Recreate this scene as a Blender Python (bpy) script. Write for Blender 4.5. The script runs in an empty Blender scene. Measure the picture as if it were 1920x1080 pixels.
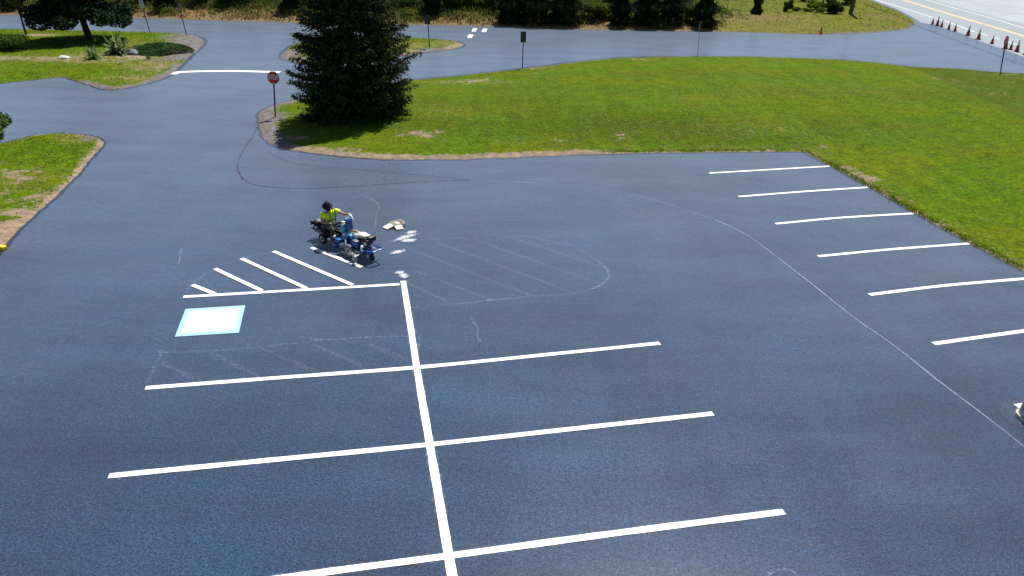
import bpy, bmesh, math, random
import numpy as np
from mathutils import Vector, Matrix
from mathutils.geometry import delaunay_2d_cdt
R=math.radians
scene=bpy.context.scene
col=scene.collection
random.seed(7); rng=np.random.default_rng(7)
# ------------------------------------------------------------ camera
F,PITCH,ROLL,HC=1408.5,0.4509,0.0210,9.842
cam=bpy.data.cameras.new('camera'); co=bpy.data.objects.new('camera',cam); col.objects.link(co)
cam.sensor_width=36; cam.lens=F/1920*36; cam.clip_start=.1; cam.clip_end=6000
co.matrix_world=Matrix.Translation((0,0,HC))@Matrix.Rotation(math.pi/2-PITCH,4,'X')@Matrix.Rotation(ROLL,4,'Z')
scene.camera=co
# ------------------------------------------------------------ sky and sun
SUN_EL=R(62); SUN_AZ=math.atan2(.32,.95)     # clockwise from +Y
w=bpy.data.worlds.new('World'); scene.world=w; w.use_nodes=True
nt=w.node_tree; nt.nodes.clear()
sky=nt.nodes.new('ShaderNodeTexSky'); sky.sky_type='NISHITA'; sky.sun_disc=False
sky.sun_elevation=SUN_EL; sky.sun_rotation=SUN_AZ; sky.air_density=1.0; sky.dust_density=.6; sky.ozone_density=1.5
bg=nt.nodes.new('ShaderNodeBackground'); bg.inputs['Strength'].default_value=.06
wo=nt.nodes.new('ShaderNodeOutputWorld'); nt.links.new(sky.outputs[0],bg.inputs[0]); nt.links.new(bg.outputs[0],wo.inputs[0])
sd=bpy.data.lights.new('sun','SUN'); sd.energy=5.0; sd.angle=R(.5); sd.color=(1,.965,.9)
so=bpy.data.objects.new('sun',sd); col.objects.link(so)
SV=Vector((math.sin(SUN_AZ)*math.cos(SUN_EL),math.cos(SUN_AZ)*math.cos(SUN_EL),math.sin(SUN_EL)))
so.rotation_euler=SV.to_track_quat('Z','Y').to_euler(); so.location=(20,60,80)
vs=scene.view_settings; vs.view_transform='Standard'; vs.look='None'; vs.exposure=.42; vs.gamma=1

# ------------------------------------------------------------ surveying: a place on the ground from where it shows in the photograph
def ray(px,py):
    x=(px-960)/F; y=-(py-540)/F
    c,s=math.cos(ROLL),math.sin(ROLL); x,y=c*x-s*y,s*x+c*y
    cp,sp=math.cos(PITCH),math.sin(PITCH)
    return Vector((x,cp+y*sp,-sp+y*cp))
def at(px,py,z=0.):
    d=ray(px,py); t=(z-HC)/d.z
    return Vector((d.x*t,d.y*t,z))
def at2(px,py):
    p=at(px,py); return (p.x,p.y)

# ------------------------------------------------------------ tags
def tag(o,label=None,cat=None,group=None,kind=None):
    if label: o['label']=label
    if cat: o['category']=cat
    if group: o['group']=group
    if kind: o['kind']=kind
    return o
def empty(name,loc=(0,0,0),rz=0,label=None,cat=None,group=None):
    o=bpy.data.objects.new(name,None); o.empty_display_size=.2; col.objects.link(o)
    o.location=loc; o.rotation_euler=(0,0,rz); return tag(o,label,cat,group)
def copy_tree(o,parent=None):
    kids=[c for c in bpy.data.objects if c.parent==o]
    c=o.copy(); col.objects.link(c); c.parent=parent
    for k in kids: copy_tree(k,c)
    return c

# ------------------------------------------------------------ materials
def mat(name):
    m=bpy.data.materials.new(name); m.use_nodes=True; n=m.node_tree; n.nodes.clear()
    o=n.nodes.new('ShaderNodeOutputMaterial'); b=n.nodes.new('ShaderNodeBsdfPrincipled')
    n.links.new(b.outputs[0],o.inputs[0]); return m,n,b,o
class N:
    def __init__(s,n): s.n=n; s.tc=None
    def co(s):
        if not s.tc: s.tc=s.n.nodes.new('ShaderNodeNewGeometry')
        return s.tc.outputs['Position']
    def lk(s,a,b): s.n.links.new(a,b)
    def noise(s,scale,detail=4,rough=.55,vec=None,dist=0):
        t=s.n.nodes.new('ShaderNodeTexNoise'); t.inputs['Scale'].default_value=scale; t.inputs['Detail'].default_value=detail
        t.inputs['Roughness'].default_value=rough; t.inputs['Distortion'].default_value=dist
        s.lk(vec if vec else s.co(),t.inputs['Vector']); return t.outputs[0]
    def vor(s,scale,vec=None,feat='F1'):
        t=s.n.nodes.new('ShaderNodeTexVoronoi'); t.feature=feat; t.inputs['Scale'].default_value=scale
        s.lk(vec if vec else s.co(),t.inputs['Vector']); return t.outputs['Distance']
    def mapv(s,scale=(1,1,1),rz=0,vec=None):
        t=s.n.nodes.new('ShaderNodeMapping'); t.inputs['Scale'].default_value=scale; t.inputs['Rotation'].default_value=(0,0,rz)
        s.lk(vec if vec else s.co(),t.inputs['Vector']); return t.outputs[0]
    def rng(s,v,a,b,c=0,d=1):
        t=s.n.nodes.new('ShaderNodeMapRange'); s.set(t.inputs[0],v)
        for i,x in enumerate((a,b,c,d)): s.set(t.inputs[i+1],x)
        return t.outputs[0]
    def set(s,inp,v):
        if isinstance(v,(int,float,tuple)): inp.default_value=v if not isinstance(v,tuple) or len(v)!=3 else (*v,1)
        else: s.lk(v,inp)
    def math(s,op,a,b=0.):
        t=s.n.nodes.new('ShaderNodeMath'); t.operation=op; s.set(t.inputs[0],a); s.set(t.inputs[1],b); return t.outputs[0]
    def mix(s,f,a,b):
        t=s.n.nodes.new('ShaderNodeMix'); t.data_type='RGBA'; s.set(t.inputs[0],f); s.set(t.inputs[6],a); s.set(t.inputs[7],b); return t.outputs[2]
    def mul(s,f,a,b):
        t=s.n.nodes.new('ShaderNodeMix'); t.data_type='RGBA'; t.blend_type='MULTIPLY'; s.set(t.inputs[0],f); s.set(t.inputs[6],a); s.set(t.inputs[7],b); return t.outputs[2]
    def gray(s,v):
        t=s.n.nodes.new('ShaderNodeCombineColor')
        for i in range(3): s.lk(v,t.inputs[i])
        return t.outputs[0]
    def attr(s,name):
        t=s.n.nodes.new('ShaderNodeAttribute'); t.attribute_name=name; return t.outputs['Fac']
    def bump(s,h,dist,b,strength=1):
        t=s.n.nodes.new('ShaderNodeBump'); t.inputs['Distance'].default_value=dist; t.inputs['Strength'].default_value=strength
        s.lk(h,t.inputs['Height']); s.lk(t.outputs[0],b.inputs['Normal'])

def asphalt(name,c,rough=.8,var=.30,grain=.7,spec=.2,sheen=1.0,coat=.72):
    m,n,b,o=mat(name); k=N(n)
    big=k.rng(k.noise(.12,5,.6),.3,.7,1-var,1+var)
    st=k.rng(k.noise(.5,4,.6,k.mapv((.35,1.6,1),R(12))),.3,.7,1-var*.55,1+var*.55)
    st2=k.rng(k.noise(.7,3,.6,k.mapv((1.7,.12,1),R(4))),.3,.7,1-var*.3,1+var*.3)
    g=k.rng(k.noise(24,3,.95),.38,.62,1-grain*1.25,1+grain*1.25)
    g2=k.rng(k.noise(9,5,.95),.33,.67,1-grain*.7,1+grain*.7)
    v=k.math('MULTIPLY',k.math('MULTIPLY',k.math('MULTIPLY',big,st),st2),k.math('MULTIPLY',g,g2))
    hue=k.mix(k.rng(k.noise(.9,5,.7),.35,.65),tuple(x*y for x,y in zip(c,(1.12,.97,1.0))),tuple(x*y for x,y in zip(c,(.86,1.06,1.0))))
    k.lk(k.mul(1,hue,k.gray(v)),b.inputs['Base Color'])
    k.set(b.inputs['Roughness'],k.rng(k.noise(.3,5,.6),.3,.7,rough-.05,rough+.07))
    b.inputs['Specular IOR Level'].default_value=spec
    k.set(b.inputs['Coat Weight'],k.math('MULTIPLY',k.math('MULTIPLY',k.rng(k.noise(.9,7,.75,k.mapv((.5,1.1,1),R(8))),.3,.7,coat*.65,coat*1.15),k.rng(k.noise(8,4,.9),.3,.7,.55,1.4)),1.0 if coat else 0.0)); b.inputs['Coat Roughness'].default_value=.22
    k.set(b.inputs['Sheen Weight'],k.math('MULTIPLY',k.rng(k.noise(5,5,.9),.3,.7,.7,1.5),k.rng(k.noise(.35,5,.65,k.mapv((.6,1.5,1),R(20))),.3,.7,sheen*.8,sheen*1.3))); b.inputs['Sheen Roughness'].default_value=.38; b.inputs['Sheen Tint'].default_value=(.84,.91,1,1)
    k.bump(k.noise(38,3,.8),.012,b,.5)
    return m
ASPH=(.016,.039,.084)
M={}
M['asphalt']=asphalt('sealed asphalt',ASPH)
M['asphalt2']=asphalt('second coat asphalt',tuple(x*.82 for x in ASPH),.8,.28)
M['edge']=asphalt('thick sealer',(.009,.015,.042),.5,.2,.4,.3,.1)
M['patch']=asphalt('unsealed asphalt',(.02,.032,.075),.8,.2)
M['road']=asphalt('worn road asphalt',(.26,.28,.31),.8,.06,.1,.2,0,0)
M['yard']=asphalt('pale yard paving',(.33,.34,.365),.8,.14,.14,.2,0,0)

def paint(name,c,wear=.12,rough=.6):
    m,n,b,o=mat(name); k=N(n)
    f=k.rng(k.noise(40,3,.8),.62,.75,0,wear)
    v=k.rng(k.noise(1.2,4,.6),.3,.7,.93,1.0)
    k.lk(k.mul(1,k.mix(f,c,(.2,.23,.3)),k.gray(v)),b.inputs['Base Color']); b.inputs['Roughness'].default_value=rough
    return m
M['white_paint']=paint('white line paint',(.86,.86,.84))
M['yellow_paint']=paint('yellow road paint',(.75,.55,.2),.4)
M['road_white']=paint('worn white road paint',(.8,.8,.8),.4)
def ghost(name,c,lo,hi,opa):
    m,n,b,o=mat(name); k=N(n); b.inputs['Base Color'].default_value=(*c,1); b.inputs['Roughness'].default_value=.6
    t=n.nodes.new('ShaderNodeBsdfTransparent'); mx=n.nodes.new('ShaderNodeMixShader')
    f=k.math('MULTIPLY',k.rng(k.noise(14,5,.75),lo,hi,0,opa),k.rng(k.noise(.8,3,.6),.3,.6,.35,1))
    k.lk(f,mx.inputs[0]); k.lk(t.outputs[0],mx.inputs[1]); k.lk(b.outputs[0],mx.inputs[2]); k.lk(mx.outputs[0],o.inputs[0]); return m
M['ghost']=ghost('old line showing through',(.32,.38,.5),.46,.66,.26)
M['chalk']=ghost('chalk trace',(.36,.42,.56),.44,.64,.45)
M['over']=ghost('paint overspray',(.5,.53,.6),.46,.72,.28)
M['lap']=ghost('pale lap edge',(.29,.35,.48),.34,.58,.6)
def splash_mat():
    m,n,b,o=mat('paint splash'); k=N(n); b.inputs['Base Color'].default_value=(.8,.82,.88,1)
    t=n.nodes.new('ShaderNodeBsdfTransparent'); mx=n.nodes.new('ShaderNodeMixShader')
    v=k.math('ADD',k.attr('fall'),k.math('MULTIPLY',k.math('SUBTRACT',k.noise(11,6,.8,k.mapv((1,.5,1),R(-40))),.5),2.6))
    k.lk(k.rng(v,.12,1.15,0,.85),mx.inputs[0]); k.lk(t.outputs[0],mx.inputs[1]); k.lk(b.outputs[0],mx.inputs[2]); k.lk(mx.outputs[0],o.inputs[0]); return m
M['splash']=splash_mat()
M['crack']=ghost('dark seam',(.006,.008,.016),.36,.56,.8)
M['seam']=ghost('faint seam',(.012,.016,.03),.48,.66,.35)

def ground_mat(name,g1,g2,g3,dirt=(.33,.235,.155),gravel=(.25,.24,.25),dry=(.22,.17,.07)):
    m,n,b,o=mat(name); k=N(n)
    fine=k.noise(4.5,7,.9); mid=k.noise(1.3,5,.65); bigv=k.noise(.22,4,.6)
    blade=k.noise(13,4,.9,k.mapv((1,.45,1)))
    stripe=k.noise(.8,2,.5,k.mapv((2.2,.10,1),R(-52)))
    c=k.mix(k.rng(bigv,.40,.60),g1,g2)
    c=k.mix(k.rng(mid,.40,.66,0,.75),c,g3)
    c=k.mix(k.rng(k.attr('deep'),0,1),c,(.042,.064,.006))  # dark olive: darker turf patches, plus shade painted into the ditch
    c=k.mix(k.rng(k.noise(5,6,.8),.5,.72,0,.45),c,(.13,.125,.03))
    c=k.mul(1,c,k.gray(k.math('MULTIPLY',k.math('MULTIPLY',k.rng(fine,.34,.66,.45,1.5),k.rng(blade,.34,.66,.55,1.42)),k.rng(stripe,.35,.65,.93,1.06))))
    # dry patches, bare earth and gravel lie where the photographed ground has them
    nz=k.math('SUBTRACT',k.noise(2.6,6,.75),.5); nz2=k.math('SUBTRACT',k.noise(9,5,.8),.5)
    rag=k.math('ADD',k.math('MULTIPLY',nz,2.6),k.math('MULTIPLY',nz2,1.5))
    fd=k.rng(k.math('ADD',k.attr('dry'),rag),.35,.75)
    dc=k.mul(1,dry,k.gray(k.rng(fine,.25,.75,.5,1.5)))
    c=k.mix(k.math('MULTIPLY',fd,.85),c,dc)
    fb=k.rng(k.math('ADD',k.attr('bare'),rag),.42,.6)
    ec=k.mix(k.rng(k.noise(3,5,.7),.38,.62),dirt,(dirt[0]*.55,dirt[1]*.6,dirt[2]*.75))
    ec=k.mul(1,ec,k.gray(k.rng(k.noise(22,4,.8),.25,.75,.65,1.3)))
    c=k.mix(fb,c,ec)
    fg=k.rng(k.math('ADD',k.attr('gravel'),rag),.42,.6)
    gc=k.mul(1,k.mix(k.rng(k.noise(2.2,4,.7),.4,.6),gravel,(.2,.155,.12)),k.gray(k.rng(k.vor(17),.05,.6,1.35,.5)))
    c=k.mix(fg,c,gc)
    k.lk(c,b.inputs['Base Color']); b.inputs['Roughness'].default_value=.9; b.inputs['Specular IOR Level'].default_value=.03
    k.bump(k.math('ADD',fine,k.math('MULTIPLY',blade,.6)),.05,b,.5)
    return m
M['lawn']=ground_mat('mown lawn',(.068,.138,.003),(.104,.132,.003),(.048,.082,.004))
M['bank']=ground_mat('rough bank',(.115,.135,.014),(.15,.15,.018),(.08,.09,.02),dirt=(.24,.15,.085),dry=(.20,.13,.06))
M['field']=ground_mat('far ground',(.10,.14,.012),(.12,.14,.014),(.08,.1,.012))

def simple(name,c,rough=.5,metal=0,var=.15,scale=6,spec=.5,coat=0):
    m,n,b,o=mat(name); k=N(n)
    v=k.rng(k.noise(scale,4,.65),.3,.7,1-var,1+var)
    k.lk(k.mul(1,c,k.gray(v)),b.inputs['Base Color']); b.inputs['Roughness'].default_value=rough
    b.inputs['Metallic'].default_value=metal; b.inputs['Specular IOR Level'].default_value=spec; k.set(b.inputs['Coat Weight'],k.math('MULTIPLY',k.math('MULTIPLY',k.rng(k.noise(.9,7,.75,k.mapv((.5,1.1,1),R(8))),.3,.7,coat*.65,coat*1.15),k.rng(k.noise(8,4,.9),.3,.7,.55,1.4)),1.0 if coat else 0.0))
    return m
def leaf(name,c1,c2,trans=.35,cl=1.2):
    m,n,b,o=mat(name); k=N(n)
    at_=k.attr('rnd')
    c=k.mix(at_,c1,c2); c=k.mul(1,c,k.gray(k.rng(k.noise(cl,4,.6),.3,.7,.65,1.3)))
    k.lk(c,b.inputs['Base Color']); b.inputs['Roughness'].default_value=.8; b.inputs['Specular IOR Level'].default_value=.08
    t=n.nodes.new('ShaderNodeBsdfTranslucent'); k.lk(c,t.inputs[0])
    mx=n.nodes.new('ShaderNodeMixShader'); mx.inputs[0].default_value=trans
    k.lk(b.outputs[0],mx.inputs[1]); k.lk(t.outputs[0],mx.inputs[2]); k.lk(mx.outputs[0],o.inputs[0]); return m
M['needle']=leaf('spruce needles',(.020,.032,.013),(.065,.08,.028),.15,1.6)
M['cedar']=leaf('cedar scales',(.018,.028,.012),(.035,.05,.018),.12)
M['maple']=leaf('maple leaves',(.014,.030,.014),(.032,.06,.020),.12)
M['young']=leaf('young tree leaves',(.045,.06,.015),(.10,.10,.03),.3)
M['bush']=leaf('bush leaves',(.05,.09,.018),(.11,.17,.03),.35)
M['bushdark']=leaf('dark bush leaves',(.03,.05,.015),(.06,.09,.02),.25)
M['bright']=leaf('bright bush leaves',(.09,.16,.02),(.17,.25,.03),.4)
M['spiky']=leaf('pale strap leaves',(.14,.20,.08),(.26,.32,.13),.45)
M['juniper']=leaf('juniper sprays',(.03,.075,.02),(.05,.115,.03),.2)
M['weed']=leaf('dry weeds',(.13,.075,.04),(.33,.175,.10),.3,.25)
M['weedgreen']=leaf('green weeds',(.07,.10,.018),(.15,.18,.03),.35,.3)
M['blade']=leaf('grass blades',(.09,.16,.004),(.14,.20,.008),.5,.4)
M['bark']=simple('bark',(.055,.042,.032),.95,0,.35,9,.2)
M['pole_wood']=simple('weathered pole wood',(.10,.085,.07),.9,0,.25,5,.2)
M['steel_dark']=simple('dark galvanised post',(.02,.026,.03),.5,.6)
M['steel']=simple('galvanised steel',(.35,.36,.37),.4,.9)
M['sign_back']=simple('weathered sign back',(.05,.055,.055),.55,.5)
M['sign_grey']=simple('faded grey sign',(.22,.22,.21),.6,.2)
M['sign_white']=simple('white sign sheet',(.9,.9,.9),.45,0,.06)
M['sign_black']=simple('sign lettering black',(.05,.05,.06),.5)
M['sign_red']=simple('stop sign red',(.66,.022,.018),.4,0,.08)
M['sign_pink']=simple('faded red sheet',(.46,.07,.09),.5,0,.15)
M['lens']=simple('pale marker',(.75,.7,.35),.4)
M['cone_orange']=simple('cone orange vinyl',(.30,.02,.015),.5,0,.2)
M['cone_bright']=simple('bright orange vinyl',(.75,.06,.02),.45,0,.1)
M['cone_white']=simple('reflective collar',(.75,.76,.78),.35,0,.08)
M['rubber']=simple('black rubber',(.018,.018,.02),.7,0,.2,12,.4)
M['black']=simple('black machine paint',(.014,.014,.016),.4,0,.25,14)
M['charcoal']=simple('charcoal plastic',(.03,.03,.033),.55)
M['blue']=simple('blue machine paint',(.016,.10,.38),.35,0,.2,10,.5,.3)
M['bluelight']=simple('light blue machine paint',(.03,.33,.62),.35,0,.2,12)
M['bluedeep']=simple('deep blue machine paint',(.014,.06,.25),.35,0,.2,12)
M['rim']=simple('white wheel rim',(.72,.72,.70),.4,0,.1)
M['rimgrey']=simple('grey dusty wheel rim',(.42,.43,.42),.5,0,.2,20)
M['tyregrey']=simple('paint dusted tyre',(.17,.175,.17),.8,0,.35,14)
M['cream']=simple('cream engine shroud',(.74,.70,.60),.45,0,.12,12)
M['white_plastic']=simple('white plastic',(.82,.82,.82),.4,0,.05)
M['yellow']=simple('yellow hose',(.75,.50,.03),.45)
M['hose']=simple('grey hose',(.30,.33,.36),.45,.2)
M['alu']=simple('spattered aluminium',(.45,.47,.48),.4,.6,.35,30)
M['skin']=simple('operator skin',(.40,.20,.13),.55,0,.1,20)  # one even skin colour, slightly mottled at random
M['hivis']=simple('high visibility shirt',(.72,1.0,.02),.8,0,.12,14,.2)
M['stripe']=simple('grey vest stripe',(.16,.22,.13),.6)
M['khaki']=simple('olive brown work trousers',(.085,.075,.055),.9,0,.3,16,.2)
M['boot']=simple('tan boot leather',(.17,.14,.10),.7,0,.25,20)
M['hat']=simple('black sun hat',(.014,.014,.02),.85,0,.25,16,.2)
M['card']=simple('cream cardboard',(.74,.70,.56),.8,0,.1,8)
M['cardin']=simple('pale card lining',(.66,.64,.50),.8,0,.15,8)
M['rockwhite']=simple('white quartz boulder',(.62,.61,.58),.85,0,.25,4)
M['rockgrey']=simple('grey boulder',(.16,.17,.19),.85,0,.35,4)
M['concrete']=simple('cast concrete',(.40,.39,.37),.85,0,.2,8)
M['yellow_block']=simple('yellow painted concrete',(.80,.55,.01),.6,0,.1,8)
M['yellow_guard']=simple('yellow guy guard',(.65,.55,.04),.5)
M['wire']=simple('black cable',(.02,.02,.02),.6)
M['panel_blue']=paint('pale blue panel paint',(.30,.54,.64),.25)
M['panel_mid']=paint('paler blue panel paint',(.46,.68,.75),.2)

# ------------------------------------------------------------ mesh helpers
def link_mesh(name,verts,faces,m,parent=None,smooth=False):
    me=bpy.data.meshes.new(name); me.from_pydata([tuple(v) for v in verts],[],faces); me.update()
    if smooth: me.polygons.foreach_set('use_smooth',[True]*len(me.polygons))
    me.materials.append(m); o=bpy.data.objects.new(name,me); col.objects.link(o)
    if parent: o.parent=parent
    return o
class MB:
    def __init__(s): s.bm=bmesh.new()
    def box(s,c,size,rot=None,bev=.008):
        b=bmesh.new(); bmesh.ops.create_cube(b,size=1)
        bmesh.ops.scale(b,vec=size,verts=b.verts)
        if bev: bmesh.ops.bevel(b,geom=b.edges[:],offset=min(bev,min(size)*.3),segments=2,affect='EDGES',profile=.6)
        if rot: bmesh.ops.rotate(b,verts=b.verts,matrix=Matrix.Rotation(rot[2],3,'Z')@Matrix.Rotation(rot[1],3,'Y')@Matrix.Rotation(rot[0],3,'X'))
        bmesh.ops.translate(b,verts=b.verts,vec=c); s._add(b); return s
    def _add(s,b):
        me=bpy.data.meshes.new('t'); b.to_mesh(me); b.free(); s.bm.from_mesh(me); bpy.data.meshes.remove(me)
    def cyl(s,a,b,r,r2=None,seg=14,bev=0):
        a=Vector(a); b=Vector(b); d=b-a; r2=r if r2 is None else r2
        m=bmesh.new(); bmesh.ops.create_cone(m,cap_ends=True,segments=seg,radius1=r,radius2=r2,depth=d.length)
        q=Vector((0,0,1)).rotation_difference(d.normalized()).to_matrix()
        bmesh.ops.rotate(m,verts=m.verts,matrix=q); bmesh.ops.translate(m,verts=m.verts,vec=(a+b)/2); s._add(m); return s
    def tube(s,pts,r,seg=8,closed=False):
        P=[Vector(p) for p in pts]
        Q=[]
        n=len(P)
        if n>2:
            for i in range(n-1):
                p0=P[max(i-1,0)];p1=P[i];p2=P[i+1];p3=P[min(i+2,n-1)]
                for k in range(5):
                    t=k/5; Q.append(.5*((2*p1)+(-p0+p2)*t+(2*p0-5*p1+4*p2-p3)*t*t+(-p0+3*p1-3*p2+p3)*t**3))
            Q.append(P[-1])
        else: Q=P
        rings=[]
        up=Vector((0,0,1))
        for i,p in enumerate(Q):
            t=(Q[min(i+1,len(Q)-1)]-Q[max(i-1,0)]).normalized()
            x=t.cross(up if abs(t.z)<.95 else Vector((1,0,0))).normalized(); y=t.cross(x)
            rr=r(i/(len(Q)-1)) if callable(r) else r
            rings.append([s.bm.verts.new(p+x*rr*math.cos(2*math.pi*k/seg)+y*rr*math.sin(2*math.pi*k/seg)) for k in range(seg)])
        for a,b in zip(rings,rings[1:]):
            for k in range(seg): s.bm.faces.new((a[k],a[(k+1)%seg],b[(k+1)%seg],b[k]))
        s.bm.faces.new(rings[0][::-1]); s.bm.faces.new(rings[-1]); return s
    def torus(s,c,axis,R1,r,seg=28,ms=10,flat=1):
        ax=Vector(axis).normalized(); q=Vector((0,0,1)).rotation_difference(ax).to_matrix(); c=Vector(c); g=[]
        for i in range(seg):
            a=2*math.pi*i/seg; row=[]
            for j in range(ms):
                b=2*math.pi*j/ms; rr=R1+r*math.cos(b)
                row.append(s.bm.verts.new(c+q@Vector((rr*math.cos(a),rr*math.sin(a),flat*r*math.sin(b)))))
            g.append(row)
        for i in range(seg):
            for j in range(ms):
                s.bm.faces.new((g[i][j],g[(i+1)%seg][j],g[(i+1)%seg][(j+1)%ms],g[i][(j+1)%ms]))
        return s
    def ball(s,c,r,scale=(1,1,1),seg=16):
        m=bmesh.new(); bmesh.ops.create_uvsphere(m,u_segments=seg,v_segments=max(6,seg//2),radius=r)
        bmesh.ops.scale(m,vec=scale,verts=m.verts); bmesh.ops.translate(m,verts=m.verts,vec=c); s._add(m); return s
    def prism(s,pts,axis,th):   # polygon thickened along axis
        ax=Vector(axis)*th/2; a=[s.bm.verts.new(Vector(p)-ax) for p in pts]; b=[s.bm.verts.new(Vector(p)+ax) for p in pts]
        s.bm.faces.new(a[::-1]); s.bm.faces.new(b)
        for i in range(len(a)): s.bm.faces.new((a[i],a[(i+1)%len(a)],b[(i+1)%len(a)],b[i]))
        return s
    def build(s,name,m,parent=None,smooth=None):
        bmesh.ops.recalc_face_normals(s.bm,faces=s.bm.faces)
        me=bpy.data.meshes.new(name); s.bm.to_mesh(me); s.bm.free()
        me.polygons.foreach_set('use_smooth',[True]*len(me.polygons))
        me.set_sharp_from_angle(angle=R(40))
        me.materials.append(m); o=bpy.data.objects.new(name,me); col.objects.link(o)
        if parent: o.parent=parent
        return o

def smooth_line(P,closed=False,step=.5,corners=()):
    P=[Vector((p[0],p[1])) for p in P]; n=len(P); out=[]
    m=n if closed else n-1
    for i in range(m):
        p1=P[i]; p2=P[(i+1)%n]
        p0=P[(i-1)%n] if (closed or i>0) else p1; p3=P[(i+2)%n] if (closed or i+2<n) else p2
        if i in corners: p0=p1-(p2-p1)*.2
        if (i+1)%n in corners: p3=p2+(p2-p1)*.2
        # centripetal-like tangents keep uneven spacing from overshooting
        L=(p2-p1).length; t1=(p2-p0); t2=(p3-p1)
        t1=t1.normalized()*L if t1.length>1e-6 else p2-p1; t2=t2.normalized()*L if t2.length>1e-6 else p2-p1
        k=max(1,int(L/step))
        for j in range(k):
            t=j/k; h=(2*t**3-3*t*t+1,t**3-2*t*t+t,-2*t**3+3*t*t,t**3-t*t)
            out.append(p1*h[0]+t1*h[1]+p2*h[2]+t2*h[3])
    if not closed: out.append(P[-1])
    return out
def seg_dist(X,Y,line,closed=True):
    L=np.array([(p[0],p[1]) for p in line]); B=np.roll(L,-1,0)
    if not closed: L=L[:-1]; B=B[:-1]
    d=np.full(X.shape,1e9)
    for a,b in zip(L,B):
        ab=b-a; l=ab@ab+1e-12; t=np.clip(((X-a[0])*ab[0]+(Y-a[1])*ab[1])/l,0,1)
        d=np.minimum(d,np.hypot(X-a[0]-t*ab[0],Y-a[1]-t*ab[1]))
    return d
def inside(X,Y,line):
    L=[(p[0],p[1]) for p in line]; c=np.zeros(X.shape,bool); n=len(L)
    for i in range(n):
        x1,y1=L[i]; x2,y2=L[(i+1)%n]
        if y1==y2: continue
        k=((y1>Y)!=(y2>Y))&(X<(x2-x1)*(Y-y1)/(y2-y1)+x1); c^=k
    return c
def sheet(name,outline,m,hfun,afun,fine=.3,coarse=1.0,band=1.6,kind='structure',z0=-.01):
    O=[(p[0],p[1]) for p in outline]
    xs=[p[0] for p in O]; ys=[p[1] for p in O]
    pts=[]
    for st,near in ((fine,True),(coarse,False)):
        gx,gy=np.meshgrid(np.arange(min(xs),max(xs),st),np.arange(min(ys),max(ys),st))
        gx=(gx+rng.uniform(-.3,.3,gx.shape)*st).ravel(); gy=(gy+rng.uniform(-.3,.3,gy.shape)*st).ravel()
        k=inside(gx,gy,O); gx=gx[k]; gy=gy[k]; d=seg_dist(gx,gy,O)
        vis=(gy<140)&(np.abs(gx)<gy*.72+6)
        k=((d<band)&(d>fine*.4)&vis) if near else ((d>=band)|((d>coarse*.4)&~vis))
        pts.append(np.stack([gx[k],gy[k]],1))
    pts=np.concatenate(pts)
    V=[Vector(p) for p in O]+[Vector(p) for p in pts]
    n=len(O)
    vo,eo,fo,_,_,_=delaunay_2d_cdt(V,[(i,(i+1)%n) for i in range(n)],[],1,1e-4)
    A=np.array([(v.x,v.y) for v in vo]); d=seg_dist(A[:,0],A[:,1],O)
    z=np.where(d<.02,z0,hfun(A[:,0],A[:,1],d))
    o=link_mesh(name,np.column_stack([A,z]),[list(f) for f in fo],m,smooth=True)
    # faces up
    me=o.data
    if len(me.polygons) and me.polygons[0].normal.z<0: me.flip_normals()
    for nm,val in afun(A[:,0],A[:,1],d).items():
        a=me.attributes.new(nm,'FLOAT','POINT'); a.data.foreach_set('value',val.astype(np.float32))
    o['kind']=kind; return o
def blobs(X,Y,L):
    v=np.zeros(X.shape)
    for px,py,rx,ry,a in L:
        c=at(px,py); v=np.maximum(v,a*np.exp(-(((X-c.x)/rx)**2+((Y-c.y)/ry)**2)))
    return v
def band(X,Y,poly,wd,a):
    d=seg_dist(X,Y,[at2(*p) for p in poly],False); return a*np.clip(1.4-d/wd,0,1)
def jitter(line,a=.03): return [(p[0]+random.gauss(0,a),p[1]+random.gauss(0,a)) for p in line]
def flat(name,P,m,z,kind='structure'):
    P=[(p[0],p[1]) for p in P]
    bm=bmesh.new(); f=bm.faces.new([bm.verts.new((*p,z)) for p in P]); bmesh.ops.triangulate(bm,faces=[f]); 
    bmesh.ops.recalc_face_normals(bm,faces=bm.faces)
    me=bpy.data.meshes.new(name); bm.to_mesh(me); bm.free()
    if me.polygons[0].normal.z<0: me.flip_normals()
    me.materials.append(m); o=bpy.data.objects.new(name,me); col.objects.link(o); o['kind']=kind; return o
def ribbon_geo(line,wd,z,closed=False,wob=0):
    P=[Vector((p[0],p[1])) for p in line]; n=len(P); V=[];Fc=[]
    for i,p in enumerate(P):
        a=P[(i-1)%n] if closed or i>0 else P[i]; b=P[(i+1)%n] if closed or i<n-1 else P[i]
        t=(b-a).normalized(); nn=Vector((-t.y,t.x)); ww=wd*(1+random.uniform(-wob,wob))/2
        V+= [(*(p-nn*ww),z),(*(p+nn*ww),z)]
    for i in range(n if closed else n-1):
        j=(i+1)%n; Fc.append((2*i,2*j,2*j+1,2*i+1))
    return V,Fc
def ribbon(name,lines,wd,z,m,wob=0,step=.5,kind='structure',world=False,closed=False):
    V=[];Fc=[]
    for L in lines:
        P=L if world else [at2(*p) for p in L]
        if len(P)>2: P=smooth_line(P,closed,step)
        elif step: 
            a,b=Vector(P[0]),Vector(P[1]); k=max(1,int((b-a).length/step)); P=[a+(b-a)*i/k for i in range(k+1)]
        v,f=ribbon_geo(P,wd,z,closed,wob); o=len(V); V+=v; Fc+=[tuple(i+o for i in q) for q in f]
    o=link_mesh(name,V,Fc,m)
    if o.data.polygons[0].normal.z<0: o.data.flip_normals()
    o['kind']=kind; return o

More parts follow.
